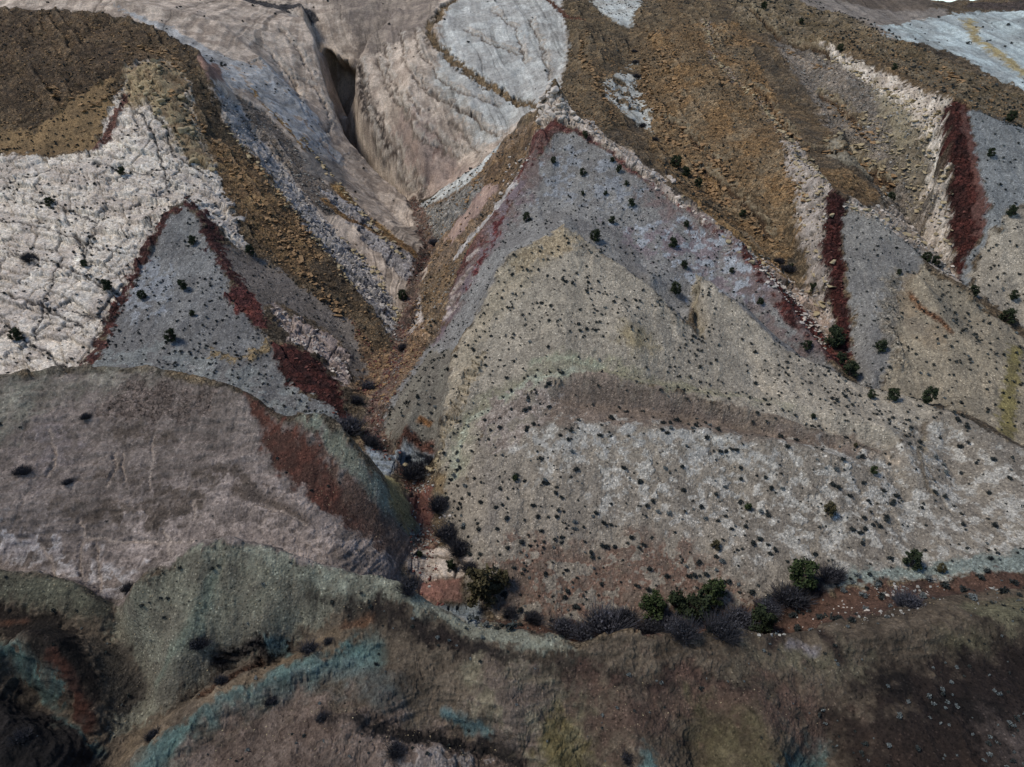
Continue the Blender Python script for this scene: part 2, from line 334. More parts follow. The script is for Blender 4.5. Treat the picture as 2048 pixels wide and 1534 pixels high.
for pl in ([(753,120),(770,161),(790,205),(828,239),(869,270),(941,304)], [(821,137),(862,185),(917,219),(978,263),(999,273)], [(797,205),(828,263),(842,284),(886,301),(920,318)], [(732,212),(746,267),(773,308),(794,342),(828,383)],
          [(722,120),(726,171),(739,222)], [(859,219),(886,205),(920,222),(955,246)], [(828,62),(842,113),(876,154),(927,191),(992,212)], [(647,205),(661,239),(650,267),(630,294)], [(500,130),(568,150),(620,171),(647,212)],
          [(770,90),(776,150),(800,190),(840,225)], [(800,60),(806,120),(835,170),(880,200)], [(760,230),(790,290),(815,340),(850,385)], [(900,250),(950,290),(960,320)], [(560,60),(600,110),(625,160)], [(480,70),(540,110),(590,170),(610,230)], [(930,60),(980,90),(1040,110)], [(1060,40),(1085,100),(1100,160)], [(980,20),(1030,60),(1050,130)]):
    band('slickrock seam', pl, .55, (84,74,68), (104,94,86), 'slick', (300,760), wob=1.8, soft=.6, thr=.15, dep=-.9)
    band('slickrock pale seam', [(a + 7, b - 4) for a, b in pl], .9, (160,152,146), (150,142,134), 'slick', (300,760), wob=2, soft=1., thr=.4, dep=.5)
area('dark blotch', [(838,284),(870,292),(890,303),(866,320),(845,305)], (84,68,62), (104,86,80), 'slick', (300,760), wob=3, soft=1.5, thr=.4)
area('brown shoulder', [(1118,-40),(1500,-60),(1500,60),(1300,200),(1200,270),(1150,225),(1110,190),(1124,170),(1140,90),(1132,50)], (104,90,70), (84,74,60), 'talus', (240,760), mot=7)
band('red stain', [(1090,0),(1130,30),(1165,40)], 1.5, (98,66,52), (88,60,50), 'ledge', (300,760))
area('slope centre', [(1300,60),(1480,40),(1560,220),(1640,380),(1560,560),(1400,430),(1300,300),(1270,200)], (112,98,78), (118,94,64), 'talus', (200,760), mot=10)
area('slope top right', [(1440,-40),(1620,0),(1800,75),(2050,200),(2300,330),(2300,420),(2050,260),(1905,205),(1780,130),(1640,90),(1480,60)], (110,99,82), (98,86,66), 'talus', (230,760), mot=8)
for k, (a, b, c, d) in enumerate([((1330,-10),(1400,120),(1470,210),(1560,290)), ((1480,60),(1590,130),(1680,210),(1740,290)), ((1560,200),(1640,250),(1720,330),(1760,370)),
                                  ((1280,60),(1290,150),(1310,240),(1400,330)), ((1380,260),(1450,330),(1520,430),(1570,500)), ((1180,120),(1240,250),(1340,350),(1450,440)), ((1700,90),(1830,170),(1940,240),(2050,300))]):
    band('ochre rubble', [a, b, c, d], 5, (108,90,66), (88,74,56), 'talus', (180,760), wob=5, soft=4, op=.75)
area('grey rubble', [(1540,80),(1680,120),(1800,210),(1860,290),(1905,500),(1850,470),(1760,400),(1720,330),(1640,220)], (116,108,101), (100,94,88), 'talus', (200,760), wob=3, soft=2, mot=4)
area('orange ledge', [(1590,330),(1700,340),(1755,395),(1740,420),(1665,385)], (112,92,66), (96,78,58), 'talus', (200,760), wob=1)
area('pale ledge', [(1660,280),(1700,290),(1790,350),(1780,365),(1700,335),(1650,310)], (138,132,120), (118,112,100), 'slab', (200,760), wob=1)
for pl in ([(1580,90),(1640,100),(1665,118)], [(1490,170),(1530,195),(1560,250),(1600,290)], [(1640,190),(1680,215),(1720,260)], [(1610,300),(1660,305),(1720,330),(1785,375)], [(1340,245),(1400,290),(1440,330)], [(1500,20),(1560,80)], [(1400,340),(1480,400),(1540,470)]):
    band('pale ledge', [(a, b - 9) for a, b in pl], 1.7, (134,124,104), (110,98,80), 'slab', (180,760), wob=2.2, soft=.6, thr=.3, dep=.9)
    band('dark scarp', pl, .9, (86,68,52), (70,56,44), 'ledge', (180,760), wob=1.6, soft=.5, thr=.25, dep=-1.5)  # the scarp is a real step; its dark strip paints in the ledge's shadow
band('pale seam', [(1410,40),(1425,110),(1470,165),(1520,200),(1580,290)], 1.6, (134,126,120), (118,106,98), 'talus', (200,760), wob=2, soft=1.2, thr=.45)
area('white gully patch', [(1262,120),(1278,175),(1305,235),(1302,270),(1280,255),(1262,240),(1215,205),(1205,165),(1235,150)], (172,178,180), (150,152,150), 'slick', (250,760), wob=2.5, soft=.5, thr=.38)
area('white gully top', [(1160,-20),(1290,-20),(1275,20),(1262,55),(1225,45),(1190,15)], (164,170,172), (140,140,138), 'slick', (300,760), wob=2.5)
area('far slickrock', [(1560,-60),(1800,10),(1900,20),(1800,60),(1780,78),(1740,55),(1660,30),(1600,5)], (124,117,112), (108,102,98), 'slick', (380,760), wob=3)
area('far brown hill', [(1600,-40),(1900,-10),(1860,22),(1780,22),(1720,12),(1650,-5)], (96,86,78), (84,76,70), 'slick', (520,760), wob=3, soft=4)
area('white far rock', [(1740,48),(1800,50),(1900,30),(2060,20),(2300,20),(2300,260),(2100,215),(2050,190),(1990,160),(1930,120),(1860,95),(1790,78)], (158,172,178), (134,142,146), 'slick', (320,760), wob=4, mot=12)
band('yellow seam', [(1935,40),(1950,80),(2000,115),(2060,160)], 3, (140,128,92), (128,116,84), 'slick', (320,600), wob=3, soft=2)
area('dark mesa', [(1925,16),(1940,6),(2300,-10),(2300,22),(2060,22),(1990,20)], (84,74,70), (64,58,56), 'ledge', (520,760), wob=1)
# ridge 4 / flatiron 4
area('white limestone', [(1640,88),(1740,135),(1890,200),(1906,215),(1884,240),(1890,330),(1900,420),(1906,540),(1885,530),(1850,480),(1866,380),(1850,300),(1810,225),(1740,170),(1680,130)], WH, WH2, 'slab', (200,760), wob=1.6, mot=4)
area('buff ledges', [(1740,165),(1815,225),(1850,300),(1866,380),(1840,420),(1810,330),(1770,250)], (134,126,106), (112,102,86), 'slab', (200,760), wob=2, soft=2, op=.8)
area('red scarp', [(1884,220),(1905,204),(1935,215),(1945,250),(1957,330),(1972,420),(1962,480),(1932,520),(1918,560),(1906,540),(1902,430),(1892,330)], RED, RED2, 'ledge', (200,400), wob=1, mot=2.5)
band('pink strip', [(1925,225),(1948,300),(1962,400),(1960,470)], 1.6, (92,62,56), (80,56,52), 'soil', (200,400), wob=1.5)
area('grey facet east', [(1938,225),(2060,260),(2300,390),(2300,420),(2060,410),(2020,425),(1975,475),(1945,530),(1935,590),(1918,565),(1932,520),(1962,480),(1974,420),(1957,330)], (112,116,120), (100,104,108), 'soil', (190,400), wob=1.2)
area('tan facet east', [(2022,425),(2060,408),(2300,420),(2300,800),(2060,665),(1975,600),(1935,580),(1950,525),(1980,475)], TAN, TAN2, 'soil', (150,400), wob=1.5, mot=8)
# gully 3 and flatiron 3
area('white gully rock', [(1690,405),(1745,412),(1810,430),(1870,470),(1908,530),(1918,570),(1880,545),(1840,510),(1780,465),(1730,435),(1690,418)], (160,150,142), (136,126,118), 'slab', (190,320), wob=1.5)
area('white limestone west', [(1562,270),(1605,300),(1662,386),(1652,500),(1668,600),(1672,690),(1650,690),(1600,640),(1500,520),(1560,560),(1622,610),(1605,500),(1590,400)], (160,152,148), (134,126,122), 'slab', (165,330), wob=1.6, mot=3)
area('pale apron', [(1480,480),(1560,540),(1640,610),(1680,680),(1660,705),(1600,640),(1530,560)], (158,142,134), (132,116,106), 'slab', (160,260), wob=1.4)
area('red scarp', [(1650,388),(1662,382),(1690,400),(1694,422),(1682,470),(1690,540),(1700,620),(1712,700),(1700,735),(1676,715),(1668,640),(1650,560),(1645,470)], (70,36,33), (48,28,28), 'ledge', (160,260), wob=1, mot=2.5)
area('grey facet middle east', [(1690,415),(1745,430),(1850,510),(1836,540),(1800,600),(1790,680),(1775,770),(1735,775),(1706,745),(1708,640),(1692,540),(1684,470)], (115,114,113), (102,101,101), 'soil', (150,260), wob=1.2)
area('tan facet middle east', [(1832,540),(1850,530),(1950,600),(2060,685),(2300,800),(2300,1000),(2060,900),(1890,815),(1770,790),(1765,770),(1785,680),(1800,610)], (130,121,106), (114,107,95), 'soil', (130,240), wob=1.6, mot=7)
band('pale scree', [(1790,560),(1775,640),(1790,720)], 2.2, (128,120,108), (112,106,96), 'talus', (150,240), wob=2, soft=1.5, op=.8)
band('orange scar', [(1820,590),(1835,615),(1870,632),(1900,662)], .8, (112,80,56), (90,64,50), 'ledge', (150,240), wob=.7)
area('hollow', [(1800,560),(1830,545),(1825,600),(1855,640),(1900,665),(1890,700),(1840,690),(1805,640)], (122,108,90), (104,96,86), 'soil', (150,240), wob=1.4, soft=1, op=.7)
band('yellow streak', [(2030,700),(2022,790),(2010,870)], 1.8, (112,104,66), (100,92,62), 'soil', (120,240), wob=1, soft=.8)
# flatiron 1
area('white crest', [(1104,176),(1135,200),(1170,240),(1250,300),(1330,355),(1350,390),(1410,430),(1500,500),(1575,575),(1668,690),(1650,700),(1560,600),(1480,505),(1380,432),(1290,362),(1200,292),(1165,258),(1108,240),(1082,262),(1062,330),(1030,380),(1015,372),(1050,300),(1072,240)], (168,158,152), (142,130,120), 'slab', (160,330), wob=1., mot=3)
band('yellow crest', [(1380,400),(1450,450),(1510,500),(1570,560)], 1.6, (134,110,76), (120,98,68), 'slab', (160,330), wob=1.2, soft=.8)
area('red rim', [(1105,238),(1165,256),(1240,318),(1330,392),(1420,452),(1482,488),(1565,588),(1668,700),(1655,715),(1560,628),(1485,545),(1470,505),(1400,446),(1300,374),(1200,296),(1150,264),(1112,262),(1088,300),(1055,365),(1020,420),(980,475),(955,520),(925,570),(905,640),(880,660),(896,600),(930,500),(1000,405),(1030,355),(1072,270)], (86,50,47), (98,72,68), 'talus', (150,330), wob=1.3, mot=3)
area('red rim lower', [(1470,500),(1520,520),(1590,600),(1668,695),(1700,750),(1660,720),(1560,640),(1500,570)], (84,44,40), (62,36,35), 'talus', (145,260), wob=.8, mot=2)
for st in ([(1085,300),(1055,365),(1020,420),(955,520),(925,570)], [(1165,268),(1300,380),(1400,450),(1482,515),(1560,630)]):
    pass
area('grey facet', [(1112,262),(1150,264),(1200,296),(1300,374),(1400,446),(1482,515),(1560,630),(1650,715),(1710,775),(1640,738),(1560,694),(1480,613),(1400,556),(1385,600),(1372,642),(1300,572),(1200,500),(1130,452),(1010,520),(950,640),(905,705),(850,762),(800,850),(760,872),(780,800),(858,692),(905,640),(925,570),(955,520),(1020,420),(1055,365),(1088,300)], (115,115,116), (101,100,101), 'soil', (140,300), wob=.8, mot=7)
band('red wash', [(1078,310),(1040,385),(985,470),(940,540),(910,610)], 4.5, (104,90,87), (98,86,84), 'soil', (150,300), wob=3, soft=4, mot=2.5, thr=.42, ts=.15)
band('red wash', [(1300,385),(1390,450),(1470,515),(1540,600),(1610,680)], 4, (106,91,88), (100,88,88), 'soil', (150,300), wob=3, soft=4, mot=2.5, thr=.45, ts=.15)
area('mauve patch', [(1230,450),(1330,440),(1450,480),(1500,560),(1560,640),(1480,600),(1380,540),(1280,520)], (118,109,116), (108,100,106), 'soil', (150,260), wob=5, soft=3, mot=3, thr=.5)
area('mauve patch west', [(1040,330),(1060,380),(1000,470),(940,580),(880,680),(850,700),(900,600),(960,490)], (108,96,100), (100,89,96), 'soil', (150,260), wob=3, soft=3, mot=3, thr=.42)
area('pale patch', [(1230,440),(1380,440),(1480,500),(1520,590),(1440,590),(1350,560),(1300,500)], (146,154,164), (132,138,148), 'soil', (150,260), wob=5, soft=.8, mot=2.2, thr=.6)
area('pale blotch', [(1110,280),(1170,290),(1300,380),(1250,420),(1120,400),(1060,420)], (126,130,138), (114,118,126), 'soil', (150,260), wob=4, soft=1.5, mot=2.5, thr=.55)
band('red fleck', [(1000,440),(975,500),(940,570)], 1.4, (112,56,52), (90,48,50), 'talus', (150,260), wob=1.5, thr=.5)
# canyon, east wall
area('canyon east', [(1072,240),(1040,254),(960,338),(900,374),(850,400),(825,415),(850,470),(868,520),(838,570),(808,660),(815,700),(850,700),(880,660),(905,560),(960,460),(1030,355),(1070,280)], (118,100,82), (100,86,74), 'talus', (190,340), wob=1, mot=3)
area('white ledges', [(1040,250),(1042,262),(965,350),(905,388),(855,412),(835,432),(828,412),(900,370),(960,332)], (168,172,174), (140,144,146), 'slick', (300,345), wob=1.2)
area('grey scree', [(960,355),(905,392),(850,418),(838,440),(868,490),(930,430),(975,385)], (122,120,118), (104,102,100), 'talus', (240,345), wob=1.5, mot=3)
area('orange wall', [(1085,245),(1060,262),(1000,310),(970,360),(990,385),(1030,340),(1062,290)], (112,92,70), (90,74,60), 'talus', (230,340), wob=1.2, mot=3)
area('pink wall', [(975,370),(1000,375),(950,440),(905,490),(890,480),(920,440)], (146,124,114), (130,110,104), 'slick', (230,340), wob=1)
band('white rib', [(1020,380),(985,430),(930,490),(905,530),(880,570)], 2, (160,158,160), (140,136,136), 'slick', (220,340), wob=1.4)
area('orange talus', [(862,545),(905,520),(930,500),(900,590),(885,650),(850,690),(828,660),(838,580)], (116,98,76), (96,82,68), 'talus', (185,290), wob=1.5, mot=3)
area('white fin', [(838,585),(848,640),(850,685),(815,680),(815,660)], (168,162,160), (150,140,134), 'slick', (180,260), wob=.6)
for q in ((945,510),(935,545),(915,570),(905,600),(900,625)):
    band('white tooth', [(q[0]-8,q[1]+8),(q[0]+8,q[1]-8)], 1.0, (160,150,148), (140,128,124), 'slab', (180,260), wob=.6)
# west side: brown mountain, strips
area('brown mountain', [(-300,5),(200,25),(330,65),(402,112),(424,175),(455,250),(530,345),(600,425),(645,500),(720,590),(790,685),(806,720),(790,735),(740,760),(705,650),(600,575),(520,510),(468,440),(425,330),(385,250),(350,140),(280,125),(225,200),(190,300),(60,318),(-300,300)], (96,82,64), (74,64,52), 'talus', (185,420), wob=4, soft=1.2, mot=5)
area('dark brown top', [(-300,10),(200,30),(330,75),(340,140),(220,180),(100,260),(-300,240)], (70,58,46), (92,76,58), 'talus', (280,420), wob=6, soft=8, mot=10, op=.8)
area('orange brown slope', [(400,270),(470,300),(540,380),(600,450),(640,520),(600,560),(520,480),(460,400)], (122,99,68), (98,79,58), 'talus', (190,330), wob=3, soft=2, mot=2.5)
area('white strip', [(424,165),(480,210),(560,330),(640,430),(720,515),(790,605),(800,680),(775,665),(715,580),(640,490),(560,385),(500,300),(455,245)], (164,160,160), (134,132,134), 'slab', (200,380), wob=2, mot=4)
area('grey talus strip', [(470,195),(530,225),(640,350),(705,435),(650,430),(565,330),(500,250)], (112,104,98), (98,90,84), 'talus', (230,400), wob=1.5, mot=3)
band('orange strip', [(500,180),(560,240),(640,330),(700,410),(760,455),(815,500)], 2.6, (130,104,66), (108,84,54), 'talus', (230,400), wob=1.2)
area('blue white rock', [(400,95),(470,120),(560,150),(630,230),(690,340),(640,330),(560,240),(500,185),(440,165),(415,130)], (160,164,170), (132,132,134), 'slick', (300,450), wob=4, soft=1, mot=5, thr=.3)
area('grey crown rock', [(600,300),(680,330),(700,370),(660,370),(610,340)], (116,112,110), (104,100,98), 'slick', (300,450), wob=2, soft=2)
area('white bottom rock', [(640,375),(720,420),(800,500),(850,530),(845,555),(800,560),(700,450)], (156,152,154), (128,124,126), 'slab', (220,380), wob=2, mot=4)
band('orange ledge west', [(650,400),(700,440),(760,465),(820,500),(845,530)], 1.8, (124,98,64), (104,80,56), 'talus', (220,380), wob=1)
area('crest white', [(200,8),(330,50),(420,100),(470,130),(430,130),(395,105),(320,60)], (150,152,156), (128,128,130), 'slick', (320,460), wob=1.5)
band('grey far wash', [(470,-5),(560,15),(615,30)], 6, (74,72,74), (58,56,58), 'talus', (420,760), wob=3)
area('pink outcrop', [(395,120),(435,130),(450,175),(415,165)], (124,98,88), (110,88,80), 'slick', (280,400), wob=.8)
# west white slab
area('white slab', [(-300,300),(40,312),(100,316),(190,300),(225,200),(270,125),(330,118),(375,165),(400,270),(440,350),(468,440),(505,500),(490,512),(435,455),(375,402),(340,412),(300,480),(262,565),(205,660),(160,745),(-300,760)], (196,189,182), (172,163,157), 'slab', (165,320), wob=1.6, mot=6)
area('cream blocks', [(250,140),(330,118),(370,160),(395,260),(430,330),(400,340),(340,280),(300,200),(240,215)], (146,130,102), (122,104,82), 'slab', (230,330), wob=2, soft=2, mot=3)
area('brown apron', [(-300,250),(60,262),(150,200),(230,150),(222,210),(185,300),(60,312),(-300,296)], (122,100,70), (104,86,62), 'soil', (240,340), wob=2.5, soft=1, mot=5)
band('red streak', [(250,195),(215,270),(195,300)], 1.4, (94,64,56), (84,58,52), 'talus', (230,330), wob=1)
for q in ([(0,578),(40,598),(96,619),(144,640),(170,652)], [(8,645),(44,674),(79,698),(110,722),(133,738)], [(20,505),(79,517),(137,534),(188,561),(236,588)], [(116,530),(95,590),(68,674)], [(0,382),(25,362),(60,355),(120,330)],
          [(191,328),(240,342),(290,345),(328,335)], [(268,215),(290,240),(308,273),(328,335),(333,385)], [(297,205),(328,256),(345,308),(407,349)], [(140,620),(200,632),(235,640)], [(0,440),(60,450),(130,470),(200,500)], [(150,470),(180,530)], [(60,400),(110,410),(190,440)], [(200,430),(180,470),(170,520)]):
    band('joint', q, .35, (66,62,62), (54,52,52), 'soil', (165,320), wob=1.1, soft=.35, dep=-.7)
# west flatiron
area('grey brown apron', [(425,480),(520,510),(600,572),(705,650),(745,745),(742,780),(715,775),(690,700),(640,650),(550,600),(520,640),(470,560)], (104,98,95), (94,88,84), 'soil', (165,270), wob=1.5, mot=6)
area('grey facet west', [(370,408),(400,450),(450,545),(470,610),(545,690),(565,730),(610,800),(690,815),(715,862),(690,870),(640,850),(500,810),(300,770),(140,760),(190,735),(222,645),(292,522),(335,440)], (111,112,114), (98,98,100), 'soil', (140,260), wob=1, mot=7)
area('pale patch west', [(300,500),(350,540),(340,620),(280,640),(250,600)], (128,134,142), (116,120,128), 'soil', (150,240), wob=3, soft=1.5, mot=3, thr=.45)
area('pale base west', [(180,700),(330,690),(500,740),(640,800),(690,860),(500,810),(200,760)], (124,130,134), (110,114,116), 'soil', (140,240), wob=4, soft=1, mot=3, thr=.5)
band('red rim west', [(372,402),(335,430),(300,490),(268,550),(235,620),(205,680),(168,742)], 1.7, (80,48,44), (62,42,40), 'talus', (160,260), wob=1.6, mot=2, thr=.25)
band('red rim west', [(372,402),(405,430),(432,490),(462,550),(500,600),(520,640)], 2.0, (72,44,42), (58,38,38), 'talus', (160,260), wob=2, mot=2, thr=.25)
area('red patch west', [(450,580),(490,575),(525,610),(535,660),(490,640),(455,605)], (96,54,50), (76,44,44), 'talus', (160,260), wob=1.5)
area('red hollow', [(535,685),(580,690),(640,725),(675,765),(695,815),(700,860),(670,830),(620,790),(575,765),(550,720)], (70,38,35), (50,31,30), 'talus', (140,240), wob=1.3, mot=2)
area('pink limestone', [(545,600),(570,620),(610,650),(665,670),(695,730),(700,775),(672,752),(640,715),(590,690),(560,645)], (160,146,142), (138,124,120), 'slab', (150,260), wob=1.6, mot=3)
area('ochre boulders', [(700,640),(745,690),(800,690),(850,640),(855,690),(825,740),(800,780),(775,820),(740,800),(700,770),(735,740)], (124,102,80), (102,84,68), 'talus', (155,225), wob=1.5, mot=2)
band('yellow flecks', [(430,705),(480,720),(530,690)], 1.4, (134,116,84), (118,104,80), 'talus', (150,230), wob=2, thr=.5)
# flatiron 2
area('tan facet', [(1130,452),(1200,500),(1300,570),(1372,642),(1398,664),(1398,554),(1480,611),(1560,691),(1640,732),(1740,777),(1850,801),(1892,822),(1830,860),(1790,912),(1600,852),(1400,795),(1200,747),(1130,757),(1050,785),(965,850),(930,970),(940,1145),(905,1080),(880,1000),(880,940),(885,830),(903,720),(950,640),(1010,521)], TAN, TAN2, 'soil', (100,215), wob=.9, mot=9)
area('buff rim', [(1130,452),(1165,480),(1090,540),(1020,600),(960,690),(930,780),(895,850),(885,830),(903,720),(950,640),(1010,521)], (146,136,120), (130,122,108), 'soil', (120,215), wob=1.5, soft=2, mot=4)
area('cream crag tip', [(1130,448),(1165,478),(1140,500),(1090,520),(1040,545),(1015,535),(1010,521)], (172,158,134), (140,126,104), 'crust', (150,215), wob=1.4, soft=.8, mot=2, thr=.35)
band('buff crust', [(960,720),(930,780),(890,860),(872,930)], 1.6, (148,138,120), (130,120,104), 'slab', (120,200), wob=1.2, soft=.6)
band('buff crust', [(1398,556),(1390,600),(1392,640),(1408,670)], .8, (146,137,120), (128,120,104), 'slab', (150,215), wob=1., soft=.6)
area('west flank', [(905,705),(885,830),(878,900),(868,905),(800,893),(765,885),(775,830),(820,760),(862,700)], (104,101,94), (94,90,84), 'soil', (125,200), wob=1, mot=4)
band('rust fleck', [(840,838),(862,850)], .8, (128,90,52), (110,78,50), 'talus', (125,180), wob=.8)
area('red foot', [(790,880),(870,880),(875,896),(800,894)], (90,62,54), (78,56,50), 'ledge', (125,180), wob=.7)
area('olive swale', [(885,1000),(893,930),(915,860),(960,800),(1060,738),(1140,712),(1250,748),(1400,775),(1600,815),(1500,800),(1250,768),(1140,738),(1060,760),(975,820),(935,880),(915,1000)], (118,116,94), (108,108,92), 'soil', (110,170), wob=2, soft=2.5, mot=6, op=.8)
band('pale green seam', [(905,960),(912,900),(940,850),(1000,800),(1060,762),(1140,742),(1210,752)], .8, (150,156,142), (128,132,120), 'soil', (115,170), wob=1.3, soft=.9, mot=2, thr=.35)
band('pale green seam', [(1060,726),(1130,716),(1200,735)], .7, (136,140,122), (120,122,108), 'soil', (125,170), wob=1, soft=.8, mot=2, thr=.3)
area('ochre patch', [(1230,660),(1290,660),(1310,700),(1260,710)], (126,112,76), (116,106,80), 'soil', (130,190), wob=3, soft=3, op=.6)
# front hump
area('front face', [(893,960),(935,960),(965,850),(1050,785),(1130,757),(1200,746),(1400,794),(1600,851),(1782,912),(1835,858),(1891,820),(1960,858),(2060,905),(2300,1010),(2300,1150),(2050,1145),(1700,1172),(1600,1190),(1450,1215),(1300,1245),(1120,1255),(1000,1235),(935,1160),(890,1040)], (124,117,108), (110,104,97), 'soil', (85,160), wob=1, mot=7)
area('rose cap', [(1110,775),(1140,758),(1210,748),(1400,796),(1600,853),(1782,914),(1700,910),(1560,880),(1400,858),(1260,850),(1130,850),(1080,840)], (112,100,92), (101,90,82), 'soil', (100,160), wob=1.6, soft=2, mot=6)
area('white face', [(1010,880),(1110,850),(1260,852),(1400,860),(1560,880),(1720,915),(1790,930),(1850,870),(1900,850),(2000,900),(2120,960),(2120,1100),(1900,1130),(1650,1150),(1500,1110),(1400,1070),(1240,1020),(1180,940),(1050,940)], (172,170,166), (156,154,150), 'crust', (85,160), wob=7, soft=2.5, mot=2., thr=.55, ts=.10)
area('white face top', [(1060,862),(1260,850),(1420,860),(1600,890),(1500,930),(1300,900),(1100,900)], (150,151,151), (134,134,133), 'soil', (95,160), wob=5, soft=2, mot=1.6, thr=.52, ts=.16)
area('chalk ledges', [(975,800),(1050,775),(1110,768),(1130,792),(1085,840),(1040,880),(985,920),(962,870)], (156,148,144), (116,106,100), 'crust', (100,165), wob=1.6, soft=.8, mot=2.5, thr=.38)
band('chalk rim', [(960,910),(975,960),(1000,1000),(985,1040),(950,1080)], 1.1, (138,132,126), (120,114,108), 'crust', (95,165), wob=1.6, soft=.8, thr=.35)
area('rusty foot', [(990,1090),(1090,1070),(1200,1080),(1330,1070),(1400,1110),(1480,1180),(1450,1215),(1300,1245),(1100,1250),(980,1200)], (104,76,64), (96,84,76), 'soil', (85,130), wob=4, soft=3, mot=2.5, thr=.42)
area('blue clay base', [(1640,1165),(1700,1145),(1850,1130),(2060,1095),(2300,1060),(2300,1140),(2060,1140),(1850,1152),(1700,1172)], (124,136,134), (114,124,122), 'crust', (85,130), wob=1, soft=1, mot=4)
band('white dots', [(1400,800),(1560,840),(1700,880),(1780,912)], .9, (136,124,112), (116,104,94), 'crust', (110,160), wob=1.5, thr=.5)
area('cream tip', [(1740,905),(1785,905),(1800,930),(1770,925)], (150,138,124), (130,120,108), 'soil', (100,140), wob=1)
band('buff ledge', [(1850,850),(1842,930),(1860,990)], .7, (134,124,108), (110,100,88), 'crust', (95,150), wob=1)
# washes
area('red soil', [(1420,1235),(1500,1195),(1600,1188),(1700,1174),(1850,1154),(2060,1144),(2300,1130),(2300,1260),(2060,1210),(1850,1225),(1700,1255),(1600,1270),(1500,1290),(1350,1300),(1100,1320),(960,1290),(920,1230),(1000,1240),(1200,1255),(1350,1240)], (80,60,51), (66,51,45), 'soil', (78,110), wob=1.5, mot=5)
band('wash bed', [(870,1230),(858,1180),(845,1110),(843,1060),(840,1000),(822,955),(800,918)], 2.6, (96,72,64), (112,96,86), 'talus', (86,160), wob=1.2, mot=2)
band('wash bed', [(800,918),(750,885),(752,840),(770,790),(792,722),(806,660),(830,570),(860,505),(845,450),(822,402)], 3., (102,82,74), (94,82,74), 'talus', (120,380), wob=1.5, mot=2)
band('red mud', [(842,1045),(840,1015),(845,995)], 2.2, (98,66,58), (88,60,54), 'mud', (86,160), wob=.8)
area('white wash rock', [(822,1085),(870,1098),(920,1085),(945,1120),(925,1148),(870,1158),(818,1150),(812,1120)], (162,152,146), (148,138,132), 'slab', (86,125), wob=.8, mot=5)
area('pink mud', [(835,1162),(925,1152),(925,1198),(860,1206),(838,1190)], (112,80,72), (96,72,66), 'mud', (86,110), wob=.7)
area('blue bed rock', [(880,1212),(960,1202),(965,1238),(930,1246),(880,1235)], (114,122,130), (100,108,114), 'slab', (80,110), wob=.6)
area('blue bed rock', [(735,893),(800,896),(870,903),(868,912),(790,916),(725,912)], (128,138,150), (112,120,130), 'slab', (120,160), wob=.6)
# west hill
area('west hill', [(-300,800),(0,762),(150,746),(300,748),(400,768),(480,790),(560,845),(640,847),(690,875),(722,920),(745,958),(790,1005),(830,1060),(825,1100),(800,1140),(830,1190),(700,1160),(450,1100),(230,1215),(-300,1140)], (112,103,100), (94,86,83), 'mud', (86,145), wob=.6, mot=4)
area('hill green top', [(-300,790),(0,762),(150,746),(300,748),(330,765),(250,775),(120,790),(60,840),(0,880),(-300,900)], (110,110,102), (102,98,91), 'mud', (86,145), wob=4, soft=4, op=.8)
area('hill pale patch', [(60,880),(130,840),(150,900),(90,960),(40,950)], (122,114,116), (106,98,98), 'mud', (86,145), wob=6, soft=3, mot=3, thr=.45)
area('hill pale middle', [(330,960),(560,960),(760,1090),(780,1140),(600,1110),(440,1070),(330,1120),(230,1140),(250,1040)], (148,137,134), (124,114,111), 'mud', (86,145), wob=7, soft=3, mot=4, thr=.42)
area('hill white foot', [(0,1040),(60,1060),(120,1090),(200,1110),(260,1140),(300,1120),(240,1200),(215,1200),(170,1165),(100,1135),(0,1120)], (158,156,160), (134,128,130), 'mud', (86,145), wob=3, soft=1.5, mot=2.5, thr=.35)
area('hill mauve top', [(200,790),(330,770),(420,800),(400,840),(300,850),(210,850)], (102,90,86), (88,77,73), 'ledge', (86,145), wob=5, soft=3, mot=3, op=.7)
for q in (((200,950),(260,945),(310,955)), ((290,990),(360,985),(400,990)), ((120,1000),(200,1010),(260,1000)), ((230,880),(290,870),(330,885)), ((400,940),(470,960),(510,985)), ((200,1015),(320,1020),(400,1015))):
    band('hill dark patch', q, 1.5, (84,75,70), (76,68,63), 'mud', (86,145), wob=2.5, soft=1.2, mot=2, thr=.3)
band('hill gully floor', [(470,985),(560,1010),(610,1040)], 1.2, (84,74,68), (78,70,66), 'soil', (86,145), wob=1, soft=1)
area('hill green side', [(600,843),(640,845),(692,873),(722,920),(747,958),(800,1010),(836,1062),(820,1075),(770,1020),(720,970),(660,900)], (112,118,108), (98,100,90), 'soil', (100,140), wob=1.2, soft=1, mot=4)
area('ochre bank', [(765,950),(790,960),(815,1000),(828,1050),(812,1060),(785,1010)], (120,112,80), (106,98,76), 'soil', (100,140), wob=1, soft=.7)
area('ochre bank', [(868,960),(890,940),(892,990),(865,990)], (118,102,76), (104,90,70), 'soil', (100,140), wob=.8)
area('hill red streak', [(488,792),(520,805),(560,845),(600,862),(640,900),(690,950),(740,1000),(770,1060),(760,1090),(700,1050),(620,1000),(560,950),(530,900),(525,860)], (80,50,42), (66,46,40), 'soil', (95,140), wob=1.5, soft=1.3, mot=3)
area('hill brown side', [(640,900),(700,945),(780,1020),(820,1080),(800,1130),(720,1060),(690,1000)], (88,74,66), (78,66,60), 'soil', (95,140), wob=2, soft=2, op=.7)
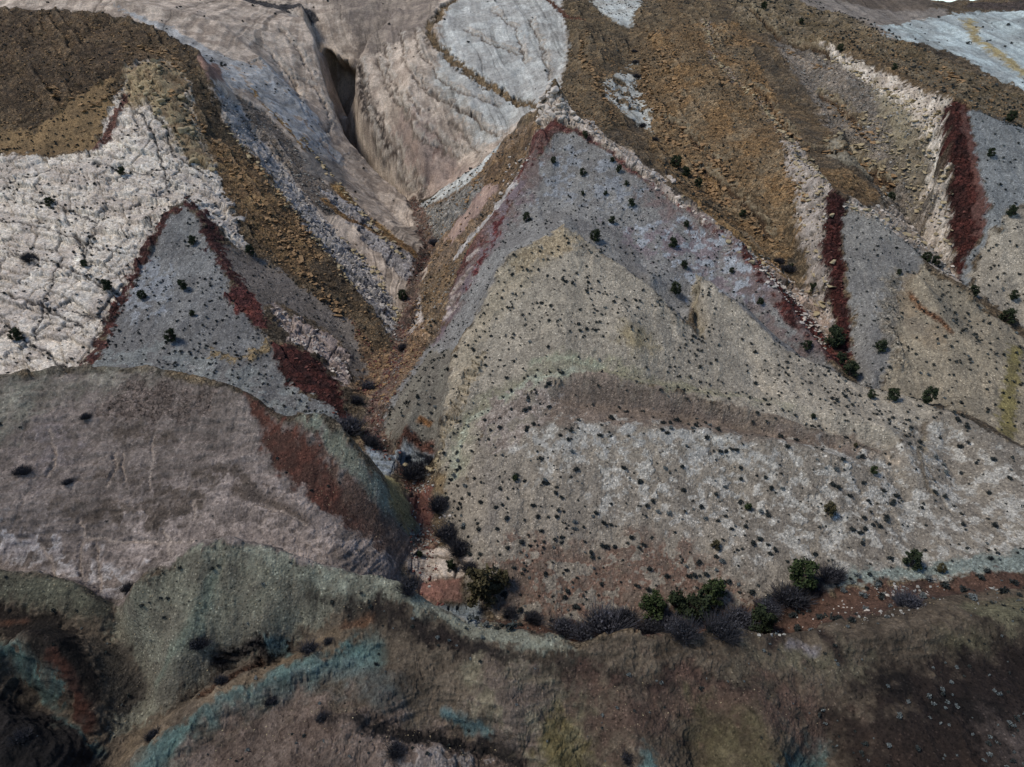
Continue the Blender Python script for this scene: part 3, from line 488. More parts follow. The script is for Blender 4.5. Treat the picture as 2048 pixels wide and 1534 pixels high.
for q in (((80,1095),(100,1130),(108,1165)), ((162,1035),(165,1060),(162,1100),(165,1150)), ((188,1090),(200,1120),(198,1160),(180,1190)), ((310,870),(305,930),(300,975)), ((245,910),(250,960)), ((325,1060),(338,1100),(335,1120)),
          ((170,1075),(260,1078),(330,1090),(390,1082)), ((100,860),(108,900),(96,950)), ((500,1010),(560,1020),(610,1045)), ((390,1000),(385,1040)), ((225,905),(235,935),(218,970))):
    band('silt trail', q, .28, (136,125,119), (124,113,107), 'soil', (86,145), wob=.7, soft=.35, dep=-.2)
# foreground
area('front spur', [(-300,1125),(0,1135),(100,1150),(180,1180),(232,1214),(262,1178),(320,1143),(400,1096),(450,1086),(520,1098),(600,1125),(700,1150),(800,1166),(850,1197),(905,1226),(960,1260),(1060,1266),(1110,1281),(1150,1302),(1185,1288),(1230,1270),(1300,1276),(1370,1270),(1450,1256),(1530,1270),(1600,1262),(1750,1225),(1900,1190),(2060,1176),(2400,1150),(2500,1700),(-400,1700)], (84,75,65), (68,60,52), 'mud', (40,96), wob=.8, mot=5)
area('green hill', [(232,1214),(262,1178),(320,1143),(400,1096),(450,1086),(520,1098),(600,1125),(700,1150),(800,1166),(850,1197),(905,1226),(960,1260),(1060,1266),(1110,1281),(1150,1302),(1140,1315),(1040,1290),(960,1285),(880,1240),(780,1210),(700,1225),(620,1260),(560,1285),(440,1350),(300,1440),(215,1490),(205,1440),(290,1340),(215,1260)], (102,101,90), (90,87,78), 'soil', (60,96), wob=.9, soft=.6, mot=4)
area('green crest', [(400,1096),(450,1086),(560,1110),(800,1166),(900,1226),(1060,1270),(1150,1302),(1000,1290),(880,1240),(700,1180),(600,1150),(480,1120)], (122,126,116), (108,110,100), 'soil', (60,96), wob=2, soft=1.2, op=.8)
band('green wash streak', [(430,1150),(400,1230),(350,1300),(320,1360)], .9, (96,102,92), (88,92,82), 'soil', (60,96), wob=1.2, soft=.8)
area('spur green', [(-300,1130),(0,1137),(100,1152),(180,1182),(228,1214),(210,1240),(120,1230),(0,1205),(-300,1200)], (84,84,72), (74,72,62), 'soil', (60,96), wob=1, soft=1)
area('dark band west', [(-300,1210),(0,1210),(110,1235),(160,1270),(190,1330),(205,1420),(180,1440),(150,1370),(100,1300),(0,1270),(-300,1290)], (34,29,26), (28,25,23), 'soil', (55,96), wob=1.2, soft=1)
band('rust gully', [(100,1310),(150,1380),(180,1450)], .9, (56,34,27), (44,30,26), 'mud', (55,90), wob=.8, soft=.6)
band('rust line', [(-20,1248),(50,1243)], .5, (74,50,38), (62,46,38), 'soil', (55,96), wob=.5)
band('teal clay west', [(-30,1280),(20,1320),(60,1355),(120,1400)], 1.1, (66,88,86), (54,68,68), 'mud', (55,90), wob=1., soft=.9, mot=2, thr=.3)
band('teal clay west', [(110,1440),(170,1480),(200,1510)], .6, (58,84,86), (50,70,72), 'mud', (50,90), wob=.8, soft=.9, mot=2, thr=.3)
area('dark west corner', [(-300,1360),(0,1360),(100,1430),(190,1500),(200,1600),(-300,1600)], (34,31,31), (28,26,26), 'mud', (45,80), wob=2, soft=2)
area('west brown lobe', [(180,1270),(260,1290),(300,1370),(270,1440),(210,1470),(205,1400)], (68,63,56), (58,54,49), 'soil', (55,90), wob=1, soft=1)
area('teal clay', [(235,1600),(300,1480),(400,1420),(480,1375),(560,1340),(640,1310),(700,1268),(738,1274),(765,1290),(770,1320),(745,1345),(700,1350),(650,1348),(560,1375),(470,1410),(400,1460),(340,1530),(320,1600)], (84,110,108), (74,92,91), 'mud', (45,85), wob=.8, soft=1.9, mot=4)
area('teal haze', [(640,1330),(760,1310),(820,1380),(840,1440),(760,1400),(650,1370),(540,1420),(480,1440),(560,1370)], (76,88,90), (70,78,80), 'mud', (45,85), wob=2, soft=2.5, op=.6)
area('tan strip', [(230,1500),(330,1430),(450,1372),(560,1318),(640,1275),(720,1240),(735,1260),(660,1302),(560,1342),(450,1395),(330,1468),(235,1540)], (96,84,70), (84,74,64), 'mud', (45,90), wob=1, soft=.8)
band('rust scarp', [(400,1395),(455,1362),(520,1330)], .5, (80,56,40), (66,48,38), 'ledge', (45,85), wob=.7)
band('rust scarp', [(690,1250),(740,1238)], .6, (90,64,46), (76,58,46), 'soil', (45,90), wob=.7)
band('dark scarp front', [(430,1330),(480,1302),(530,1292),(575,1302)], .7, (46,42,40), (42,38,36), 'ledge', (45,90), wob=.6)
band('teal fleck', [(540,1285),(590,1298),(580,1310)], .5, (82,100,100), (74,90,90), 'mud', (45,90), wob=.6, thr=.3)
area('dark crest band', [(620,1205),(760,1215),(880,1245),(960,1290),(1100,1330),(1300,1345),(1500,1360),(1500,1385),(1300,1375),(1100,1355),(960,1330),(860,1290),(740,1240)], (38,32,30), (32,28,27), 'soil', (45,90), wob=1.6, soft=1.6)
area('rose mound', [(330,1600),(380,1490),(500,1430),(640,1400),(820,1430),(880,1460),(990,1490),(1080,1560),(1090,1600)], (98,86,80), (80,68,62), 'mud', (45,75), wob=3, soft=2.5, mot=4)
area('pale mound', [(800,1490),(900,1495),(1010,1530),(1030,1600),(820,1600),(790,1530)], (132,126,124), (104,96,94), 'mud', (45,75), wob=3, soft=2, mot=3, thr=.4)
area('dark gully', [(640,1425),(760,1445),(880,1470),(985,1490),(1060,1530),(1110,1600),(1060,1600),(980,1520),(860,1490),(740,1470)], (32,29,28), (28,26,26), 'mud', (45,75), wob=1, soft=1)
band('teal gully', [(900,1430),(950,1455),(985,1468)], .5, (80,104,106), (68,88,92), 'mud', (45,75), wob=.9, soft=.6, thr=.3)
area('khaki spurs', [(940,1340),(1000,1330),(1090,1345),(1150,1400),(1170,1480),(1200,1600),(1110,1600),(1040,1500),(980,1440),(940,1390)], (100,94,80), (88,78,72), 'mud', (45,80), wob=2, soft=1.5, mot=3)
area('ochre clay', [(1080,1420),(1130,1410),(1170,1470),(1200,1600),(1110,1600),(1080,1500)], (84,76,50), (94,88,66), 'mud', (45,80), wob=1.6, soft=1.5, mot=3)
area('ochre clay', [(1370,1420),(1460,1400),(1560,1440),(1560,1600),(1400,1600),(1380,1500)], (78,72,52), (70,62,48), 'mud', (45,80), wob=3, soft=2.5, mot=3, op=.8)
area('teal clay east', [(1610,1490),(1650,1470),(1665,1500),(1620,1560),(1560,1600),(1560,1540)], (76,100,100), (64,82,82), 'mud', (45,75), wob=.9, soft=.9)
area('teal clay middle', [(1290,1480),(1310,1500),(1330,1600),(1270,1600)], (72,92,92), (62,78,78), 'mud', (45,75), wob=.9, soft=.9)
area('rusty ground', [(1150,1380),(1300,1360),(1480,1380),(1640,1400),(1700,1450),(1640,1480),(1500,1420),(1350,1430),(1220,1480)], (86,66,58), (74,58,52), 'soil', (45,80), wob=4, soft=3, mot=4, op=.8)
area('khaki ground', [(1480,1300),(1600,1290),(1700,1290),(1760,1330),(1680,1350),(1560,1340),(1450,1330)], (84,80,66), (76,70,60), 'soil', (45,90), wob=3, soft=2, op=.9)
area('khaki ground', [(1900,1210),(2060,1200),(2300,1230),(2300,1300),(2060,1280),(1980,1250)], (92,90,72), (82,76,62), 'soil', (60,96), wob=2, soft=2, op=.9)
area('khaki ground', [(1830,1280),(1960,1260),(2000,1290),(1920,1320),(1850,1310)], (84,80,62), (74,68,56), 'soil', (60,96), wob=2, soft=2, op=.8)
area('dark soil', [(1700,1350),(1850,1330),(1950,1290),(2060,1290),(2400,1300),(2400,1600),(1700,1600),(1680,1440),(1760,1400)], (25,22,21), (36,30,28), 'soil', (45,90), wob=4, soft=3, mot=4)
area('rust soil', [(1700,1440),(1850,1420),(2000,1470),(2060,1540),(1900,1600),(1740,1600),(1660,1500)], (46,36,31), (38,31,28), 'soil', (45,80), wob=3, soft=3, op=.8)
area('grey corner', [(1960,1440),(2100,1460),(2300,1600),(2050,1600)], (72,64,62), (60,54,52), 'soil', (45,80), wob=3, soft=3, op=.8)
band('pale fleck', [(1590,1290),(1620,1300)], .9, (110,106,110), (92,84,84), 'soil', (60,90), wob=1.5, soft=1)
band('dark hollow', [(1540,1290),(1600,1265),(1660,1285),(1680,1315)], .7, (56,46,42), (50,42,38), 'soil', (60,90), wob=.8, soft=.6)

def inside(P_, x, y):
    c = np.zeros(x.shape, bool); n = len(P_)
    for i in range(n):
        x0, y0 = P_[i]; x1, y1 = P_[(i + 1) % n]
        if y0 == y1: continue
        k = (y0 > y) != (y1 > y)
        c ^= k & (x < (x1 - x0) * (y - y0) / (y1 - y0) + x0)
    return c
def segdist(P_, x, y, close):
    d = np.full(x.shape, 1e9)
    n = len(P_)
    for i in range(n if close else n - 1):
        a = P_[i]; b = P_[(i + 1) % n]; ex, ey = b - a; l2 = ex * ex + ey * ey + 1e-9
        t = np.clip(((x - a[0]) * ex + (y - a[1]) * ey) / l2, 0, 1)
        d = np.minimum(d, (x - a[0] - t * ex) ** 2 + (y - a[1] - t * ey) ** 2)
    return np.sqrt(d)
def cover(r, x, y, wx, wy, mott):                # how much of region r lies at x, y (0..1)
    xx = x + wx * r['wob']; yy = y + wy * r['wob']
    if r['k'] == 'a':
        d = segdist(r['p'], xx, yy, True); d = np.where(inside(r['p'], xx, yy), -d, d)
    else: d = segdist(r['p'], xx, yy, False) - r['hw']
    if r['wob'] >= .9 and r.get('hw', 9) > 1.3: d = d + (vn(x / .45, y / .45, s=170) - .5) * 1.3 + (vn(x / 1.4, y / 1.4, s=171) - .5) * 1.5 * min(1.5, r['wob'])
    a = 1 - ss(-r['soft'], r['soft'], d)
    if r['thr'] is not None: a = a * ss(r['thr'] - r['ts'], r['thr'] + r['ts'], mott)
    return a * r['op']

# ---------------------------------------------------------------- the land: one sheet, finer near than far
NA, NR = (2150, 1800) if not globals().get('LOW') else (700, 700)
ang = np.linspace(R(-63), R(63), NA); rr = np.exp(np.linspace(math.log(39), math.log(760), NR))
X = (np.tan(ang)[None] * rr[:, None] * 1.0).ravel(); Yv = np.repeat(rr, NA)
X = X.astype(np.float64); keepx = np.abs(X) < 548
X = np.clip(X, -548, 548)
Z0 = hs(X, Yv)
e = .9
gx = (hs(X + e, Yv) - hs(X - e, Yv)) / (2 * e); gy = (hs(X, Yv + e) - hs(X, Yv - e)) / (2 * e)
HB = gblur(HG, 5); 
def hb(x, y):
    i = np.clip(((x - GX0) / GS).astype(int), 1, HG.shape[1] - 2); j = np.clip(((y - GY0) / GS).astype(int), 0, HG.shape[0] - 1)
    return HB[j, i + 1] - HB[j, i - 1]
gxb = hb(X, Yv)
nl = np.sqrt(gx * gx + gy * gy + 1); NX, NY, NZ = -gx / nl, -gy / nl, 1 / nl
wx = fbm(X / 2.2, Yv / 2.2, o=4, s=20, g=.6) * 1.3; wy = fbm(X / 2.2, Yv / 2.2, o=4, s=40, g=.6) * 1.3
wx2 = fbm(X / 9, Yv / 9, o=2, s=25); wy2 = fbm(X / 9, Yv / 9, o=2, s=45)
WXm, WYm = wx + .6 * wx2, wy + .6 * wy2
D = np.zeros(X.size, np.float32); col = np.zeros((X.size, 3), np.float32); tw = np.zeros((7, X.size), np.float32)
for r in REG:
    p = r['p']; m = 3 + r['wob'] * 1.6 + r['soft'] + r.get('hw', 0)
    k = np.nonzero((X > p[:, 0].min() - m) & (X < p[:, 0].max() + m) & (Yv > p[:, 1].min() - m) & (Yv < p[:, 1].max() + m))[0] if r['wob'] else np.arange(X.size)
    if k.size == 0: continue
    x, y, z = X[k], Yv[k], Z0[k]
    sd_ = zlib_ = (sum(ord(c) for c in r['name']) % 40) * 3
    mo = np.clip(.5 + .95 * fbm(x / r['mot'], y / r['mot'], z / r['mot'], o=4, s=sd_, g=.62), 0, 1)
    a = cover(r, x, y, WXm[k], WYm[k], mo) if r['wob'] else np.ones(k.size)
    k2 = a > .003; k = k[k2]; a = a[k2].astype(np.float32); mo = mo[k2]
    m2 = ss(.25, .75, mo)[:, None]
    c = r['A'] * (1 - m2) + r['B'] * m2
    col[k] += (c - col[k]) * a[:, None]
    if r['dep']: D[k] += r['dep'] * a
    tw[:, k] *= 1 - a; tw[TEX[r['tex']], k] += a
# relief and surface character
def terrace(x, y, k):                            # beds cropping out as steps; east they strike towards us, west obliquely
    t = np.where(x < -25, (.73 * x + .68 * y) / 5.2, (x + .12 * y) / 6.0) + .55 * fbm(x / 16, y / 16, o=3, s=140) + .12 * wx[k]
    f = t - np.floor(t); row = vn(np.floor(t) * 3.7, y / 26, s=145)
    on = ss(.35, .6, row) * ss(.3, .55, vn(x / 9, y / 12, s=146))
    edge = ss(.80, .86, f) * (1 - ss(.93, 1., f))
    return on, f, edge
mul = np.ones(X.size, np.float32); tint = np.zeros(X.size, np.float32)
far = np.clip(Yv / 200, .4, 2)
D += (fbm(X / 14, Yv / 14, Z0 / 14, o=3, s=60) * .9 * np.clip(Yv / 250, .25, 1.5)).astype(np.float32)
def sub(t): return np.nonzero(tw[TEX[t]] > .02)[0]
k = sub('soil'); x, y, z, w_ = X[k], Yv[k], Z0[k], tw[0, k]
ril = fbm(x / 2.6 + .6 * wx[k], y / 17, o=3, s=70)
D[k] += w_ * (.48 * ril + .16 * fbm(x / 1.6, y / 1.6, o=3, s=74) + .07 * fbm(x / .45, y / .45, o=2, s=78))
g = fbm(x / .5, y / .5, o=2, s=80, g=.8); mul[k] *= 1 + w_ * (.16 * g + .10 * fbm(x / 3, y / 9, o=3, s=82))
k = sub('slab'); z = Z0[k]; x = X[k] + .9 * z * np.sign(gxb[k]); y = Yv[k] + .6 * z; yt = Yv[k]; w_ = tw[1, k]
jx, jy = x + .35 * wx[k], y + .42 * x + .35 * wy[k]
pres = ss(.25, .6, vn(x / 9, y / 9, s=90))
f1, f2, idn, ox, oy = cell(jx / 3.3, jy / 2.9, s=5, jit=.5)
cr = (1 - ss(.015, .10, f2 - f1)) * (.2 + .8 * pres)
g1, g2, id2, _, _ = cell(jx / 1.15, jy / 1.0, s=9, jit=.6); cr2 = (1 - ss(.02, .16, g2 - g1)) * ss(.5, .75, vn(x / 5, y / 5, s=91))
h1, h2, idh, hx, hy = cell(jx / 10.5, jy / 8.5, s=12, jit=.55); cr3 = 1 - ss(.0, .05, h2 - h1)
bdg = fbm(jx / 1.6, jy / 9, o=4, s=94, g=.65)
D[k] += w_ * ((.7 * (idn - .5) + .6 * oy * idn) * (.3 + pres) + 1.4 * (idh - .5) + 1.6 * hy * .6 - .6 * cr - .3 * cr2 - .9 * cr3 + .12 * fbm(x / 1.3, y / 1.3, o=3, s=93, g=.6) + .2 * bdg)
mul[k] *= 1 - w_ * np.clip(.50 * cr + .35 * cr2 + .6 * cr3, 0, .75); mul[k] *= 1 + w_ * (.14 * (idn - .5) + .16 * bdg + .14 * fbm(x / .8, y / .8, o=2, s=96) + .2 * ss(.4, .7, fbm(x / 7, y / 7, o=3, s=99)))
tint[k] += w_ * .4 * (id2 - .5)
k = sub('crust'); z = Z0[k]; x = X[k] + .9 * z * np.sign(gxb[k]); y = Yv[k] + .6 * z; yt = Yv[k]; w_ = tw[6, k]
f1, f2, idn, ox, oy = cell(x / .95 + .3 * wx[k], y / .8 + .3 * wy[k], s=25); cr = 1 - ss(.02, .2, f2 - f1)
D[k] += w_ * (.12 * (idn - .3) - .10 * cr + .2 * fbm(x / 2.6, y / 12, o=3, s=130) + .08 * fbm(x / .5, y / .5, o=2, s=131)); mul[k] *= 1 + w_ * (.25 * (idn - .5) - .35 * cr + .15 * fbm(x / .6, y / .6, o=2, s=132))
k = sub('talus'); z = Z0[k]; x = X[k] + .9 * z * np.sign(gxb[k]); y = Yv[k] + .6 * z; yt = Yv[k]; w_ = tw[2, k]
fr = np.clip(yt / 230, .5, 1.) * .62
f1, f2, idn, ox, oy = cell(x / 2.9 + .25 * wx[k], y / 2.6 + .25 * wy[k], s=15)
g1, g2, id2, px_, py_ = cell(x / 1.35 + .2 * wx[k], y / 1.25, s=17)
big = ss(.42, .7, vn(x / 13, y / 13, s=95))
on, tf, te = terrace(X[k], yt, k)
D[k] += w_ * fr * (.75 * (idn - .5) * (.3 + big) + .9 * (ox * .5 + oy * .8) * idn * (.25 + big) + .30 * (id2 - .5) + .3 * (px_ + py_) * id2 - .3 * (1 - ss(0, .10, f2 - f1)) * big + .7 * fbm(x / 7, y / 7, o=3, s=97) + 2.6 * on * ss(0, .8, tf) * (1 - ss(.86, .95, tf)))
mul[k] *= 1 + w_ * (.34 * (id2 - .5) + .42 * (idn - .5) + .45 * fbm(x / 2.8, y / 2.8, o=4, s=98, g=.8)) - w_ * .40 * (1 - ss(0, .12, g2 - g1)) * ss(.35, .6, vn(x / 6, y / 6, s=147)) - w_ * .5 * big * (1 - ss(0, .09, f2 - f1)) + w_ * .45 * on * ss(.55, .78, tf) * (1 - ss(.82, .86, tf))
tint[k] += w_ * .9 * (id2 - .5)
k = sub('slick'); x, y, z, w_ = X[k], Yv[k], Z0[k], tw[3, k]
b = x * .85 + z * .55 - y * .04 + 3.4 * fbm(x / 22, y / 22, z / 22, o=3, s=100)
s1 = vn(b / 1.1, z * 0 + x / 40, s=103); s2 = vn(b / 3.1, x / 60, s=104); s3 = vn(b / .45, x / 30 + 9, s=105)
gl = ss(.70, .80, s1) * ss(.3, .6, vn(x / 15, z / 15, s=108))
D[k] += w_ * (.55 * s2 + .30 * s1 + .12 * s3 - .35 * gl + .7 * fbm(x / 6, y / 6, z / 6, o=4, s=106))
mul[k] *= 1 + w_ * (.30 * (s2 - .5) + .30 * (s1 - .5) + .26 * (s3 - .5) - .45 * gl + .30 * fbm(x / 2.5, y / 2.5, z / 2.5, o=3, s=109, g=.7))
vst = ss(.62, .8, vn(x / 1.2 + .3 * wx[k], z / 14, s=111)) * ss(.4, .7, vn(x / 20, z / 20, s=112)); mul[k] *= 1 - .2 * w_ * vst
k = sub('ledge'); z = Z0[k]; x = X[k] + .9 * z * np.sign(gxb[k]); y = Yv[k] + .6 * z; yt = Yv[k]; w_ = tw[4, k]
f1, f2, idn, ox, oy = cell(x / 1.4 + y * .1 + .3 * wx[k], y / .7 + .3 * wy[k], s=19)
D[k] += w_ * (.9 * (idn - .5) + .6 * oy * idn + .3 * fbm(x / 1.2, y / 1.2, o=3, s=114)); mul[k] *= 1 + w_ * (.5 * (idn - .5) - .35 * (1 - ss(0, .15, f2 - f1)))
k = sub('mud'); x, y, z, w_ = X[k], Yv[k], Z0[k], tw[5, k]
rg = 1 - np.abs(fbm(x / 2.1 + .7 * wx[k], y / 4.2 + .7 * wy[k], o=5, s=116, g=.62)) * 2.2; pop = fbm(x / .35, y / .35, o=2, s=125, g=.8)
pl = fbm(x / 2.6, (z * 1.3 + y * .25) / .8, o=3, s=119)
pl2 = fbm(x / 9, (z * 1.3 + y * .2) / 2.1, o=3, s=126, g=.6); fold = (1 - np.abs(fbm(x / 7 + .3 * wx[k], y / 8, o=3, s=128)) * 2.4) * np.clip((96 - y) / 4, 0, 1)
D[k] += w_ * (.45 * pl2 + .45 * fold - .25 * np.clip((96 - y) / 4, 0, 1)); mul[k] *= 1 + w_ * .30 * pl2
D[k] += w_ * (.28 * rg + .22 * fbm(x / 3, y / 3, o=4, s=121, g=.6) + .38 * pl + .05 * pop); mul[k] *= 1 + w_ * .16 * pop; mul[k] *= 1 + w_ * (.30 * pl + .14 * fbm(x / .9, y / 1.6, o=3, s=122, g=.7) + .10 * (rg - .4))
mul = np.clip(mul, .22, 1.9)
col *= mul[:, None]; col *= 1 + np.stack([.16 * tint, .02 * tint, -.16 * tint], 1)
col = np.clip(col, .008, .9)
XX = X + NX * D * .8; YY = Yv + NY * D * .8; ZZ = Z0 + NZ * D
# the west wall of the slot canyon is undercut below the rim, a hollow added to darken the slot
lw = np.array([P(*q)[:2] for q in LR]); xr = np.interp(Yv, lw[:, 1], lw[:, 0], left=9e3, right=9e3)
k = np.nonzero((Yv > 362) & (Yv < 449) & (X > xr - .3) & (X < xr + 9))[0]
t_ = X[k] - xr[k]; und = ss(-.2, .9, t_) * (1 - ss(3.5, 9, t_)) * np.clip((Yv[k] - 362) / 12, 0, 1) * np.clip((449 - Yv[k]) / 12, 0, 1)
XX[k] -= 13 * und; YY[k] -= 5 * und
# and an alcove is hollowed under the bulge that closes it
k = np.nonzero((Yv > 452) & (Yv < 497) & (X > -128) & (X < -84))[0]
und = ss(454, 476, Yv[k]) * (1 - ss(-6, 5, Z0[k] - (70 - .85 * (X[k] + 107) + 5 * fbm(X[k] / 5, Z0[k] / 9, o=2, s=190)))) * ss(-126, -119, X[k]) * (1 - ss(-93, -87, X[k])) * (1 - ss(492, 497, Yv[k]))
YY[k] += 24 * und
co = np.stack([XX, YY, ZZ], 1).astype(np.float32)
q = (np.arange(NR - 1)[:, None] * NA + np.arange(NA - 1)[None]).ravel()
X_ = X.reshape(NR, NA); okf = (np.abs(X_[:-1, :-1] - X_[:-1, 1:]) > 1e-6).ravel(); q = q[okf]
fc = np.stack([q, q + 1, q + NA + 1, q + NA], 1).astype(np.int32)
def fast_mesh(name, co, fc, smooth=True):
    me = bpy.data.meshes.new(name); n = fc.shape[1]
    me.vertices.add(len(co)); me.vertices.foreach_set('co', np.ascontiguousarray(co, np.float32).ravel())
    me.loops.add(fc.size); me.loops.foreach_set('vertex_index', np.ascontiguousarray(fc, np.int32).ravel())
    me.polygons.add(len(fc)); me.polygons.foreach_set('loop_start', np.arange(0, fc.size, n, dtype=np.int32))
    me.polygons.foreach_set('loop_total', np.full(len(fc), n, np.int32))
    me.polygons.foreach_set('use_smooth', np.full(len(fc), smooth)); me.update(calc_edges=True)
    return me
used_v = np.zeros(X.size, bool); used_v[fc.ravel()] = True; remap = np.cumsum(used_v) - 1
me = fast_mesh('ground', co[used_v], remap[fc])
at = me.attributes.new('Col', 'FLOAT_COLOR', 'POINT'); at.data.foreach_set('color', np.concatenate([col[used_v], np.ones((used_v.sum(), 1), np.float32)], 1).astype(np.float32).ravel())
at = me.attributes.new('crack', 'FLOAT', 'POINT'); at.data.foreach_set('value', (tw[1] * .32 + tw[2] * .85 + tw[4] + tw[6] * .3 + tw[3] * .16 + tw[5] * .12 + tw[0] * .1)[used_v].astype(np.float32))
at = me.attributes.new('grit', 'FLOAT', 'POINT'); at.data.foreach_set('value', (tw[0] * .9 + tw[2] + tw[4] + tw[5] * .45 + tw[6] * .7 + tw[1] * .35 + tw[3] * .15)[used_v].astype(np.float32))
def N(nt, t, **kw):
    n = nt.nodes.new(t)
    for a, b in kw.items(): setattr(n, a, b)
    return n
def ground_mat():
    m = bpy.data.materials.new('ground'); m.use_nodes = True; nt = m.node_tree; b = nt.nodes['Principled BSDF']; b.inputs['Roughness'].default_value = .93; b.inputs['Specular IOR Level'].default_value = .15
    lk = nt.links.new
    ac = N(nt, 'ShaderNodeAttribute', attribute_name='Col'); ag = N(nt, 'ShaderNodeAttribute', attribute_name='grit')
    geo = N(nt, 'ShaderNodeNewGeometry')
    def noise(s, d=3, r=.6):
        n = N(nt, 'ShaderNodeTexNoise'); n.inputs['Scale'].default_value = s; n.inputs['Detail'].default_value = d; n.inputs['Roughness'].default_value = r
        lk(geo.outputs['Position'], n.inputs['Vector']); return n
    def mth(op, a, b=None, c=None):
        n = N(nt, 'ShaderNodeMath', operation=op)
        for i, v in enumerate((a, b, c)):
            if v is None: continue
            if isinstance(v, (int, float)): n.inputs[i].default_value = v
            else: lk(v, n.inputs[i])
        return n.outputs[0]
    v = N(nt, 'ShaderNodeTexVoronoi'); v.inputs['Scale'].default_value = 2.6; lk(geo.outputs['Position'], v.inputs['Vector'])
    sep = N(nt, 'ShaderNodeSeparateColor'); lk(v.outputs['Color'], sep.inputs[0])
    # grains: stones a little lighter and darker than the soil, some pale
    lite = mth('MULTIPLY', mth('GREATER_THAN', sep.outputs[0], .86), mth('LESS_THAN', v.outputs['Distance'], .42))
    dark = mth('MULTIPLY', mth('GREATER_THAN', sep.outputs[1], .80), mth('LESS_THAN', v.outputs['Distance'], .5))
    n1 = noise(1.6, 5, .75); n2 = noise(.35, 3); n3 = noise(.55, 7, .78)
    f = mth('MULTIPLY_ADD', n1.outputs[0], 2.3, -.15)
    gr = mth('SUBTRACT', mth('MULTIPLY', lite, 1.15), mth('MULTIPLY', dark, .5))
    patch = mth('MULTIPLY', mth('MULTIPLY_ADD', n2.outputs[0], 2.4, -.55), 1.0)
    pc = N(nt, 'ShaderNodeClamp'); lk(patch, pc.inputs[0])
    gr = mth('MULTIPLY', mth('MULTIPLY', gr, ag.outputs['Fac']), mth('MULTIPLY_ADD', pc.outputs[0], .8, .35))
    f = mth('MAXIMUM', f, .3)
    ak = N(nt, 'ShaderNodeAttribute', attribute_name='crack')
    wn = N(nt, 'ShaderNodeVectorMath', operation='MULTIPLY_ADD'); lk(n1.outputs['Color'], wn.inputs[0]); wn.inputs[1].default_value = (.7, .7, .7); lk(geo.outputs['Position'], wn.inputs[2])
    hh = 0
    for sc_, am in ((.8, .6),):
        ve = N(nt, 'ShaderNodeTexVoronoi', feature='DISTANCE_TO_EDGE'); ve.inputs['Scale'].default_value = sc_; lk(wn.outputs[0], ve.inputs['Vector'])
        vf = N(nt, 'ShaderNodeTexVoronoi'); vf.inputs['Scale'].default_value = sc_; lk(wn.outputs[0], vf.inputs['Vector']); sp = N(nt, 'ShaderNodeSeparateColor'); lk(vf.outputs['Color'], sp.inputs[0])
        mr = N(nt, 'ShaderNodeMapRange', interpolation_type='SMOOTHSTEP'); lk(ve.outputs[0], mr.inputs[0]); mr.inputs[1].default_value = 0; mr.inputs[2].default_value = .11; mr.inputs[3].default_value = 1; mr.inputs[4].default_value = 0
        line = mth('MULTIPLY', mth('MULTIPLY', mr.outputs[0], ak.outputs['Fac']), am)
        f = mth('MULTIPLY', f, mth('SUBTRACT', 1, line))
        f = mth('MULTIPLY', f, mth('MULTIPLY_ADD', mth('MULTIPLY', mth('SUBTRACT', sp.outputs[0], .5), ak.outputs['Fac']), .55, 1))
        hh = mth('ADD', hh, mth('MULTIPLY', mth('SUBTRACT', mth('MULTIPLY', sp.outputs[1], ak.outputs['Fac']), line), .45))
    f = mth('MULTIPLY', mth('ADD', f, gr), mth('MULTIPLY_ADD', n3.outputs[0], 1.7, .15))
    mx = N(nt, 'ShaderNodeVectorMath', operation='SCALE'); lk(ac.outputs['Color'], mx.inputs[0]); lk(f, mx.inputs['Scale'])
    lk(mx.outputs[0], b.inputs['Base Color'])
    h = mth('ADD', mth('ADD', hh, mth('MULTIPLY', mth('ADD', n1.outputs[0], n3.outputs[0]), .6)), mth('MULTIPLY', mth('SUBTRACT', .5, v.outputs['Distance']), mth('MULTIPLY', ag.outputs['Fac'], .35)))
    bp = N(nt, 'ShaderNodeBump'); bp.inputs['Strength'].default_value = .85; bp.inputs['Distance'].default_value = .5
    lk(h, bp.inputs['Height']); lk(bp.outputs[0], b.inputs['Normal'])
    return m
me.materials.append(ground_mat())
ground = bpy.data.objects.new('terrain', me); sc.collection.objects.link(ground); ground['kind'] = 'structure'
sc.cycles.max_bounces = 3; sc.cycles.diffuse_bounces = 2; sc.cycles.glossy_bounces = 1
